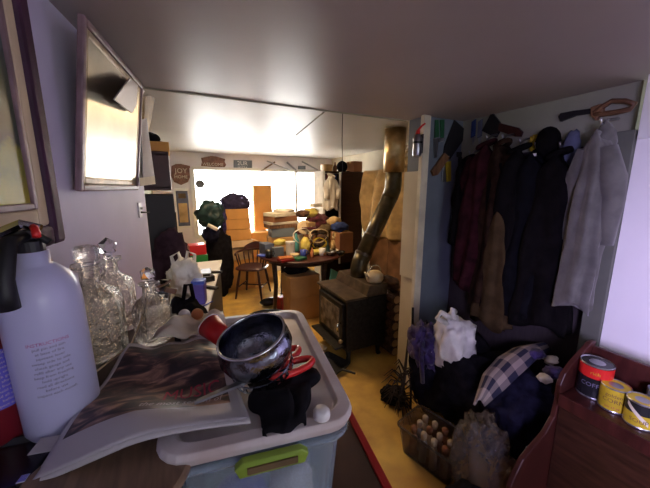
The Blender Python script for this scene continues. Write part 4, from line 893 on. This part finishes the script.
# flue
t = thing('stove_pipe', 'black stovepipe bending up to a brassy sleeve at the ceiling', 'stovepipe', (1.63, 2.50, 0.735))
obj('lower_elbow', tube(N(), [(0, 0, 0), (0, 0, 0.07), (0.015, 0, 0.14), (0.055, 0, 0.22)], 0.085, 24), 'pipe_iron', t, smooth=True)
obj('slanted_pipe', tube(N(), [(0.05, 0, 0.21), (0.37, 0, 0.80)], 0.080, 24), 'pipe_iron', t, smooth=True)
obj('joint_ring', tube(N(), [(0.048, 0, 0.205), (0.062, 0, 0.232)], 0.089, 24), 'iron_top', t, smooth=False)
obj('joint_ring', tube(N(), [(0.150, 0, 0.395), (0.158, 0, 0.410)], 0.0835, 24), 'iron_top', t, smooth=False)
obj('upper_elbow', tube(N(), [(0.36, 0, 0.78), (0.395, 0, 0.87), (0.40, 0, 0.95), (0.40, 0, 1.06)], [0.083, 0.085, 0.085, 0.083], 24), 'pipe_iron', t, smooth=True)
obj('ceiling_sleeve', tube(N(), [(0.40, 0, 1.04), (0.40, 0, 1.463)], 0.105, 32), 'brass_sheet', t, smooth=True)['label'] = 'brassy sheet metal sleeve'
# things on the stove
t = thing('enamel_kettle', 'cream enamel kettle on the raised stove top beside the pipe', 'kettle', (1.665, 2.27, 0.736))
obj('body', lathe(N(), [(0, 0), (0.07, 0), (0.085, 0.03), (0.08, 0.07), (0.05, 0.10), (0.0, 0.11)], 28), 'cream_pot', t, smooth=True)
obj('spout', tube(N(), [(-0.07, 0, 0.05), (-0.10, 0, 0.08), (-0.115, 0, 0.105)], [0.018, 0.012, 0.009], 10), 'cream_pot', t, smooth=True)
obj('handle', tube(N(), [(0.07*math.cos(R(a)), 0, 0.09+0.07*math.sin(R(a))) for a in range(0, 181, 20)], 0.005, 8), 'chrome', t, smooth=True)
# logs by the stove
for k in range(14):
    r_, c_ = divmod(k, 2)
    y0 = 2.10; x0 = 1.81+c_*0.092+0.01*math.sin(k*5); z0 = 0.047+r_*0.089
    lab = ('split log in the %s row of the woodpile right of the stove, %s one' % (('bottom', 'second', 'third', 'fourth', 'fifth', 'sixth', 'top')[r_], ('left', 'right')[c_]))
    t = thing('firewood_log', lab, 'log', (x0, y0, z0), rz=0, group='logs stacked beside the stove')
    obj('bark', tube(N(), [(0, 0, 0), (0.0, 0.2, 0.0), (0, 0.42, 0)], [0.043, 0.044, 0.042], 9), 'bark', t)
    obj('cut_end', tube(N(), [(0, -0.002, 0), (0, 0.0, 0)], 0.038, 9), 'log_end', t)
tag(obj('cloth_bundle', blob(N(), (1.86, 2.28, 0.690), (0.08, 0.12, 0.07), 0.2, 2, 61, 3, fold=0.3), 'brown_cloth', smooth=True), 'brown work gloves heaped on top of the woodpile', 'gloves')
# fire tools and floor bits
tag(obj('split_board', box(N(), (1.12, 2.60, 0.06), (0.14, 0.34, 0.03), rz(28) @ Matrix.Rotation(R(12), 3, 'X')), 'wood_pale'), 'pale split board lying on the floor before the stove door', 'board')
t = thing('ash_pan', 'black ash pan on the floor in front of the stove', 'pan', (1.16, 2.22, 0), rz=R(20))
obj('pan', loft(N(), [rr3(0.10, 0.12, 0.02, 0.0), rr3(0.13, 0.15, 0.03, 0.05), rr3(0.125, 0.145, 0.028, 0.05), rr3(0.095, 0.115, 0.018, 0.005)]), 'black', t)
obj('handle', tube(N(), [(0.0, -0.14, 0.04), (0.01, -0.28, 0.06)], 0.01, 8), 'black', t)
# ================================================================ POST: small extinguisher
t = thing('small_extinguisher', 'small grey and red fire extinguisher mounted high on the cream post', 'fire extinguisher', (1.565, 1.683, 1.84))
obj('cylinder', lathe(N(), [(0, 0), (0.028, 0), (0.031, 0.006), (0.031, 0.12), (0.02, 0.14), (0.012, 0.15), (0, 0.15)], 24), 'steel', t, smooth=True)
obj('strap', lathe(N(), [(0.0315, 0.085), (0.0335, 0.085), (0.0335, 0.10), (0.0315, 0.10), (0.0315, 0.085)], 24), 'black', t)
obj('valve', lathe(N(), [(0, 0.148), (0.017, 0.148), (0.013, 0.175), (0, 0.18)], 14), 'red_plastic', t)
obj('lever', tube(N(), [(0, 0, 0.175), (0.012, -0.02, 0.20), (0.02, -0.045, 0.215)], [0.008, 0.007, 0.006], 8), 'red_plastic', t)
obj('bracket', bx(0.028, 0.037, -0.02, 0.02, 0.02, 0.15), 'black', t)

# ================================================================ TOOLS ON THE ALCOVE WALLS
YS = 1.70
def side_prism(pts, th=0.012, y=YS-0.004): return prism(N(), [aty(a, b, y) for a, b in pts], (0, -th, 0))
def own(t_name, label, cat, origin): return thing(t_name, label, cat, origin)
def addp(t, nm, bm, m, **k):
    bmesh.ops.translate(bm, verts=bm.verts, vec=-Vector(t.location)); return obj(nm, bm, m, t, **k)
t = own('machete', 'broad black cleaver with brown handle hanging diagonally on the blue-grey wall', 'cleaver', aty(440, 160, YS-0.02))
addp(t, 'blade', side_prism([(454, 120), (466, 131), (465, 137), (449, 160), (443, 155), (444, 146)], 0.006), 'black')
addp(t, 'handle', side_prism([(443, 153), (448, 158), (436, 175), (432, 176), (430, 171)], 0.02), 'wood_brown', bevel=0.003)
for k, (pts, m_, nm, lab, cat, hd_) in enumerate((
        ([(434.5, 120), (437.5, 120), (438, 137), (434, 138)], 'tool_green', 'pliers', 'green handled pliers nearest the post on the blue-grey wall', 'pliers', [(433, 138), (438, 138), (437, 146), (436.5, 158), (434, 158)]),
        ([(439.5, 120), (443.5, 120), (443, 138), (440, 138)], 'tool_green', 'wire_cutters', 'green handled cutters just left of the black cleaver', 'cutters', [(438.5, 138), (443.5, 137), (442.5, 142), (439, 142)]),
        ([(445, 162), (450, 161), (450, 181), (446, 182)], 'yellow_paint', 'screwdriver', 'yellow handled tool hanging beneath the black cleaver', 'tool', [(446, 156), (449, 156), (448.5, 161), (446.5, 161)]),
        ([(441.5, 165), (444, 165), (444, 182), (441.5, 182)], 'steel', 'wrench', 'small grey wrench hanging left of the yellow tool', 'wrench', [(440.5, 160), (445, 160), (444, 165), (441.5, 165)]),
        ([(458, 157), (461.5, 157), (461, 180), (458, 180)], 'black', 'hanging_strap', 'black strap with ring hanging right of the yellow tool', 'strap', [(456.5, 152), (463, 152), (463, 157), (456.5, 157)]),
        ([(466, 130), (469.5, 128), (469, 146), (465, 146)], 'black', 'knife', 'black knife in the alcove corner', 'knife', [(466.5, 120), (469, 120), (469.5, 130), (466, 130)]))):
    t = own(nm, lab, cat, aty(*pts[0], YS-0.01))
    addp(t, 'handle', side_prism(pts, 0.012), m_, bevel=0.002)
    addp(t, 'head', side_prism(hd_, 0.007), 'steel' if m_ != 'black' else 'black')
XW = 2.03
def coat_prism(pts, th=0.012, x=XW-0.003): return prism(N(), [atx(a, b, x) for a, b in pts], (-th, 0, 0))
for k, (x0, c_, lab) in enumerate(((474, 'blue_cloth', 'blue handled scissors on the coat wall near the corner'), (480.5, 'bluegrey_cloth', 'grey blue handled shears left of the hatchet'))):
    t = own('shears', lab, 'shears', atx(x0, 130, XW-0.01))
    addp(t, 'handle', coat_prism([(x0-1.5, 122), (x0+2.5, 119), (x0+1.5, 136), (x0-2.5, 138)], 0.012), c_, bevel=0.002)
    addp(t, 'blade', coat_prism([(x0-2, 138), (x0+1.8, 136), (x0-1, 145)], 0.005), 'steel')
t = own('hatchet', 'hatchet with broad black head and reddish handle hanging on the coat wall', 'hatchet', atx(500, 128, XW-0.01))
addp(t, 'head', coat_prism([(493, 112), (504, 126), (497, 138), (483, 131)], 0.016), 'black', bevel=0.002)
addp(t, 'handle', coat_prism([(501, 123), (520, 128), (524, 132), (522, 137), (517, 137), (500, 131)], 0.024), 'clay' if False else 'wood_red', bevel=0.004)
t = own('sheep_shears', 'large old tongs with black grip and brown looped end high on coat wall', 'tongs', atx(600, 112, XW-0.01))
addp(t, 'grip', coat_prism([(560, 117), (562, 113.5), (575, 111), (592, 109), (594, 113.5), (577, 116), (562, 122)], 0.02), 'black', bevel=0.003)
bm = N(); outer = [(592, 108), (602, 104), (606, 100), (622, 98.5), (634, 100), (637, 106), (632, 111), (618, 114), (606, 116), (598, 120), (594, 116)]
tube(bm, [atx(a, b, XW-0.025) for a, b in ((594, 113), (602, 107), (612, 101), (625, 101), (635, 104), (630, 109), (618, 112), (604, 114), (594, 114))], [0.012, 0.014, 0.012, 0.012, 0.012, 0.013, 0.013, 0.014, 0.012], 8)
addp(t, 'loop', bm, 'wood_brown', smooth=True)
addp(t, 'pivot', coat_prism([(593, 108), (604, 104), (606, 112), (598, 121), (593, 116)], 0.03), 'wood_brown', bevel=0.004)

# ================================================================ COATS
def hookpoint(px, py, x=1.93): return atx(px, py, x)
coats = [  # px of hanging point, py, W, L, material, label, opts
    (470, 158, 0.13, 0.62, 'coat_black', 'black scarf-trimmed coat hanging nearest the alcove corner', dict(rz_=R(70))),
    (487, 142, 0.20, 1.00, 'coat_maroon', 'dark red coat second from the alcove corner', dict(rz_=R(112))),
    (503, 142, 0.20, 1.08, 'coat_brown', 'brown coat hanging just below the hatchet handle', dict(rz_=R(66))),
    (520, 146, 0.20, 1.02, 'coat_black', 'long black coat hanging under the yellow glove', dict(rz_=R(115))),
    (536, 150, 0.22, 0.98, 'coat_navy', 'dark navy parka hanging below the black cap', dict(rz_=R(90), hood=True)),
    (560, 150, 0.24, 1.00, 'coat_black', 'broad black jacket hanging between navy parka and grey jacket', dict(rz_=R(90))),
]
for k, (px, py, W, L, m_, lab, o_) in enumerate(coats):
    p = hookpoint(px, py-4, 1.90); W *= 1.35
    garment_hanging('hanging_coat', lab, 'coat', (p.x, p.y, p.z), W, 0.15, L, m_, k*2+1, group='coats on the alcove wall', **o_)
    h = tag(obj('coat_hook', tube(N(), [(2.004, p.y, p.z+0.03), (1.95, p.y, p.z+0.02), (1.905, p.y, p.z-0.01), (1.89, p.y, p.z+0.02)], 0.006, 8), 'steel', smooth=True), 'metal wall hook holding the '+lab.split(' hanging')[0].split(' second')[0], 'hook', 'coat hooks')
p = hookpoint(520, 215, 1.83)
garment_hanging('hanging_coat', 'olive brown long coat showing below the black coats', 'coat', (1.83, 1.20, 1.55), 0.20, 0.07, 0.80, 'coat_olive', 33, R(90), group='coats on the alcove wall', sleeves=False, collar=False, taper=0.35, flare=1.3)
p = hookpoint(601, 122, 1.84)
garment_hanging('hanging_coat', 'pale lavender grey jacket with hood hanging nearest the white wall', 'coat', (p.x, p.y, p.z), 0.165, 0.10, 0.88, 'grey_cloth', 5, R(78), hood=True, flare=1.1, group='coats on the alcove wall')
tag(obj('coat_hook', tube(N(), [(2.004, p.y, p.z+0.03), (1.92, p.y, p.z+0.02), (1.845, p.y, p.z-0.01), (1.83, p.y, p.z+0.02)], 0.006, 8), 'steel', smooth=True), 'metal wall hook holding the pale grey jacket', 'hook', 'coat hooks')
q = atx(548, 142, 1.93)
t = thing('knit_cap', 'black knit cap hanging on the coat wall right of the yellow glove', 'cap', (q.x, q.y, q.z))
obj('crown', blob(N(), (0, 0, 0), (0.06, 0.062, 0.085), 0.1, 2, 71, 3), 'coat_black', t, smooth=True)
obj('tag', box(N(), (-0.062, 0.035, -0.07), (0.004, 0.03, 0.015)), 'white_plastic', t)
q = atx(534, 144, 1.97)
t = thing('work_glove', 'yellow glove hanging between the hatchet and the black cap', 'glove', (q.x, q.y, q.z))
obj('palm', blob(N(), (0, 0, -0.01), (0.012, 0.026, 0.035), 0.1, 2, 72, 3), 'yellow_paint', t, smooth=True)
for k in range(4): obj('finger', tube(N(), [(0, -0.018+k*0.012, 0.01), (0, -0.022+k*0.0145, 0.045+0.008*(k in (1, 2)))], [0.007, 0.006], 8), 'yellow_paint', t, smooth=True)
q = atx(575, 135, 1.97)
tag(obj('hanging_scarf', blob(N(), (q.x-0.02, q.y, q.z-0.13), (0.025, 0.05, 0.16), 0.15, 1.5, 73, 3, fold=0.3), 'bluegrey_cloth', smooth=True), 'grey blue scarf hanging left of the pale grey jacket', 'scarf')

# ================================================================ FLOOR HEAP UNDER THE COATS
def heap(name, label, cat, c, r, m, seed, fold=0.35, amp=0.25, flat=None, sub=4):
    return tag(obj(name, blob(N(), c, r, amp, 2.2, seed, sub, fold=fold, flat=flat), m, smooth=True), label, cat)
heap('clothes_pile', 'large dark pile of clothes on the floor under the coats', 'clothes', (1.72, 1.20, 0.28), (0.30, 0.42, 0.32), 'black_cloth', 81, flat=0.86)
heap('clothes_pile', 'dark clothes heaped between the plaid shirt and the brown hutch', 'clothes', (1.66, 0.84, 0.30), (0.24, 0.18, 0.30), 'navy_cloth', 82, flat=0.95)
t = thing('purple_backpack', 'purple and navy backpack standing against the foot of the cream post', 'backpack', (1.55, 1.45, 0))
obj('body', blob(N(), (0, 0, 0.34), (0.11, 0.14, 0.34), 0.15, 2, 83, 4, fold=0.25, flat=0.98), 'navy_cloth', t, smooth=True)
obj('side_pocket', blob(N(), (-0.06, -0.02, 0.54), (0.10, 0.13, 0.18), 0.3, 2.6, 84, 4, fold=0.6), 'purple_cloth', t, smooth=True)
obj('strap', tube(N(), [(-0.10, -0.05, 0.66), (-0.14, -0.08, 0.5), (-0.12, -0.09, 0.3)], [0.014, 0.016, 0.014], 8), 'purple_cloth', t, smooth=True)
q = aty(452, 335, 1.27)
t = thing('grocery_bag', 'white plastic grocery bag lying on the purple backpack', 'bag', (q.x, 1.27, 0.0))
obj('sack', blob(N(), (0.02, 0, q.z-0.06), (0.14, 0.12, 0.20), 0.22, 2.0, 85, 4, sq=0.08, fold=0.4), 'bag_plastic', t, smooth=True)
obj('handle', tube(N(), [(-0.04, 0, q.z+0.13), (-0.13, -0.01, q.z+0.19), (-0.15, 0.0, q.z+0.15), (-0.05, 0, q.z+0.09)], [0.022, 0.014, 0.014, 0.02], 8), 'bag_plastic', t, smooth=True)
obj('handle', tube(N(), [(-0.0, 0, q.z+0.12), (-0.02, 0, q.z+0.19), (0.03, 0.02, q.z+0.15)], [0.022, 0.012, 0.02], 8), 'bag_plastic', t, smooth=True)
# plaid shirt
pl = [atz(475, 402, 0.50), atz(498, 402, 0.50), atz(506, 350, 0.66), atz(542, 358, 0.66)]
def plaid(u, v):
    a = [(474, 405, 0.46), (483, 375, 0.56), (498, 358, 0.62), (515, 348, 0.64), (545, 345, 0.63)]
    b = [(484, 406, 0.44), (503, 391, 0.54), (520, 375, 0.61), (538, 358, 0.64), (556, 348, 0.62)]
    f = v*4; i = min(3, int(f)); s = f-i
    A = lerp(atz(*a[i]), atz(*a[i+1]), s); B = lerp(atz(*b[i]), atz(*b[i+1]), s)
    p = lerp(A, B, u); p.z += 0.035*math.sin(PI*u); return p
tag(obj('plaid_shirt', grid(N(), plaid, 16, 30), 'plaid', smooth=True, solid=0.012), 'black and white plaid shirt draped over the dark clothes pile', 'shirt')
for k, (px, py, z, r_, m_, nm, lab, cat) in enumerate((
        (537, 354, 0.66, 0.04, 'purple_cloth', 'cloth', 'purple cloth scrap at the upper end of the plaid shirt', 'cloth'),
        (551, 360, 0.64, 0.035, 'white_cloth', 'sock', 'white sock right of the purple cloth scrap', 'sock'),
        (553, 372, 0.62, 0.045, 'purple_cloth', 'cloth', 'blue violet cloth beside the brown hutch edge', 'cloth'),
        (545, 378, 0.60, 0.035, 'white_cloth', 'sock', 'white sock lying lowest beside the brown hutch edge', 'sock'))):
    q = atz(px, py, z)
    heap(nm, lab, cat, (q.x, q.y, q.z), (r_*1.4, r_, r_*0.7), m_, 90+k, sub=3)
# clear box of bottles
t = thing('clear_bin', 'clear plastic bin of small bottles on the yellow floor', 'bin', (1.28, 1.10, 0), rz=R(14))
obj('tub', loft(N(), [rr3(0.10, 0.15, 0.02, 0.0), rr3(0.125, 0.18, 0.03, 0.19), rr3(0.121, 0.176, 0.028, 0.19), rr3(0.096, 0.146, 0.018, 0.004)]), 'smoke_plastic', t)
obj('rim', loft(N(), [rr3(0.125, 0.18, 0.03, 0.185), rr3(0.133, 0.188, 0.034, 0.188), rr3(0.133, 0.188, 0.034, 0.195), rr3(0.1215, 0.1765, 0.028, 0.195)], False, False), 'smoke_plastic', t, solid=0.002)
k = 0
for i in range(3):
    for j in range(4):
        x, y = -0.062+i*0.062, -0.10+j*0.066
        v = rz(14) @ Vector((x, y, 0)); m_ = ('wood_brown', 'liner', 'steel', 'cardboard_dark')[(i*3+j) % 4]
        row = ('left', 'middle', 'right')[i]; pos = ('front', 'second', 'third', 'rear')[j]
        b = thing('small_bottle', 'small bottle with %s body in the clear floor bin, %s row %s' % ({'wood_brown': 'brown', 'liner': 'beige', 'steel': 'grey', 'cardboard_dark': 'rust'}[m_], row, pos), 'bottle', (1.28+v.x, 1.10+v.y, 0.006), group='bottles in the clear bin')
        obj('body', lathe(N(), [(0, 0), (0.022, 0), (0.023, 0.12), (0.012, 0.15), (0, 0.15)], 14), m_, b, smooth=True)
        obj('cap', lathe(N(), [(0, 0.15), (0.017, 0.15), (0.018, 0.185), (0.01, 0.195), (0, 0.195)], 14), 'liner' if k % 3 else 'cardboard_dark', b, smooth=True); k += 1
heap('glass_jar_bag', 'crumpled clear plastic bag between the plaid shirt and the floor bin', 'bag', (1.32, 0.84, 0.24), (0.13, 0.14, 0.26), 'clear_bag', 95, fold=0.5, flat=0.93)
heap('brown_sack', 'brown paper sack at the foot of the hutch in the lower right', 'sack', (1.42, 0.72, 0.13), (0.12, 0.10, 0.14), 'brown_cloth', 96, flat=0.9)
heap('dark_bag', 'black cloth bag on the floor in front of the clear bin', 'bag', (1.16, 0.76, 0.09), (0.13, 0.12, 0.10), 'black_cloth', 97, flat=0.85)
# dried plant standing by the post
t = thing('dried_branches', 'dark bundle of dried branches leaning by the foot of the post', 'branches', (1.37, 1.52, 0))
random.seed(3)
obj('main_stem', tube(N(), [(0, 0, 0), (0.04, 0, 0.25), (0.10, 0.04, 0.60)], [0.018, 0.012, 0.005], 8), 'dry_plant', t, smooth=True)
for k in range(60):
    a = random.uniform(0, 2*PI); z = random.uniform(0.0, 0.42)**1.3; L = random.uniform(0.08, 0.20)
    p0 = Vector((0.1*z, 0, z)); p1 = p0+Vector((math.cos(a)*L*0.5, math.sin(a)*L*0.5, L*0.25)); p2 = p1+Vector((math.cos(a)*L*0.4, math.sin(a)*L*0.4, -L*0.5))
    obj('twig', tube(N(), [p0, p1, p2], [0.006, 0.005, 0.002], 5), 'dry_plant', t)
tag(obj('fire_poker', tube(N(), [(1.45, 1.48, 0.0), (1.57, 1.64, 0.72)], 0.009, 8), 'black'), 'thin black poker leaning against the cream post', 'poker')
heap('bark_scraps', 'dark rag on the floor around the dried branches', 'rag', (1.40, 1.62, 0.04), (0.10, 0.10, 0.06), 'black_cloth', 98, flat=0.7)

# ================================================================ HUTCH AND CANS
t = thing('wooden_hutch', 'reddish brown wooden hutch with scrolled side in the lower right corner', 'hutch', (0, 0, 0))
YH = 0.60
prof_px = [(592, 343), (584, 352), (575, 362), (566, 374), (561, 386), (559, 402), (555, 418), (546, 434), (534, 448), (524, 460), (517, 474), (511, 488)]
pts = [aty(a, b, YH) for a, b in prof_px]
side = [Vector((1.735, YH, pts[0].z))] + pts + [Vector((pts[-1].x-0.02, YH, 0)), Vector((1.735, YH, 0))]
obj('side_panel', prism(N(), side, (0, 0.022, 0)), 'wood_red', t, bevel=0.004)
zt = pts[0].z
obj('back_panel', bx(1.70, 1.72, -0.60, YH-0.001, 0, zt-0.015), 'wood_red', t, bevel=0.003)
SHZ = 0.715
sx = aty(560, 390, YH).x
obj('shelf', bx(sx+0.005, 1.699, -0.60, YH-0.001, SHZ-0.022, SHZ), 'wood_red', t, bevel=0.003)
obj('front_rail', bx(sx-0.01, sx+0.004, -0.60, YH-0.001, SHZ-0.05, SHZ+0.008), 'wood_red', t, bevel=0.003)
obj('front_panel', bx(sx+0.01, sx+0.03, -0.60, YH-0.002, 0.0, SHZ-0.05), 'wood_dark', t, bevel=0.003)
def can(px, py, r, h, body, label, band=None, text=None, swoosh=None):
    q = atz(px, py, SHZ+0.001); q.x = min(q.x, 1.69-r)
    t = thing('food_can', label, 'can', (q.x, q.y, SHZ+0.001), group='cans on the hutch shelf')
    obj('body', lathe(N(), [(0, 0.002), (r*0.97, 0.002), (r, 0.006), (r, h-0.006), (r*0.97, h-0.003), (0, h-0.004)], 36), body, t)
    bm = N(); lathe(bm, [(r*0.93, h-0.003), (r*0.99, h), (r*1.02, h-0.002), (r*1.02, h-0.006)], 36); lathe(bm, [(0, h-0.0035), (r*0.95, h-0.0035)], 36)
    obj('lid', bm, 'steel', t)
    obj('bottom_rim', lathe(N(), [(r*1.0, 0), (r*1.02, 0.002), (r*1.02, 0.006), (r, 0.008)], 36), 'steel', t)
    face = math.atan2(-q.y, -q.x)
    def wrap(x, y, e=0.0009): a = face - 0 + x/r; return Vector(((r+e)*math.cos(a), (r+e)*math.sin(a), y))
    if band: obj('label_band', grid(N(), lambda u, v: wrap(lerp(-PI*r, PI*r*0.999, u), lerp(h*band[1], h*band[2], v), 0.0005), 40, 1), band[0], t)
    if swoosh: obj('label_stripe', grid(N(), lambda u, v: wrap(lerp(-r*0.9, r*0.6, u), h*lerp(0.85, 0.25, u)+h*0.16*(v-0.5), 0.0007), 16, 2), swoosh, t)
    if text:
        for s, yy, sz, m_ in text: obj('printed_text', textmesh(s, lambda x, y_, yy=yy: wrap(x, h*yy+y_, 0.0012), sz), m_, t)
    return t
can(592, 393, 0.058, 0.155, 'black_gloss', 'large dark can with bright red and orange band, farthest on the hutch shelf', ('red_plastic', 0.62, 0.95), [('COFFEE', 0.42, 0.026, 'ink_grey'), ('rich', 0.78, 0.022, 'yellow_paint')])
can(612, 407, 0.048, 0.105, 'yellow_paint', 'squat yellow can with faint lettering in the middle of the hutch shelf', None, [('golden', 0.70, 0.02, 'wood_brown'), ('CORN', 0.48, 0.024, 'wood_brown'), ('net 15 oz', 0.22, 0.012, 'ink_red')])
can(638, 423, 0.046, 0.105, 'yellow_paint', 'yellow can with black upper part at the near end of the shelf', ('black', 0.55, 0.96), [('SOUP', 0.3, 0.022, 'wood_brown')], 'paper_warm')
can(660, 418, 0.045, 0.125, 'plate_grey', 'grey can behind the black and yellow one at the picture edge', None, [('TEA', 0.5, 0.022, 'ink_white')])
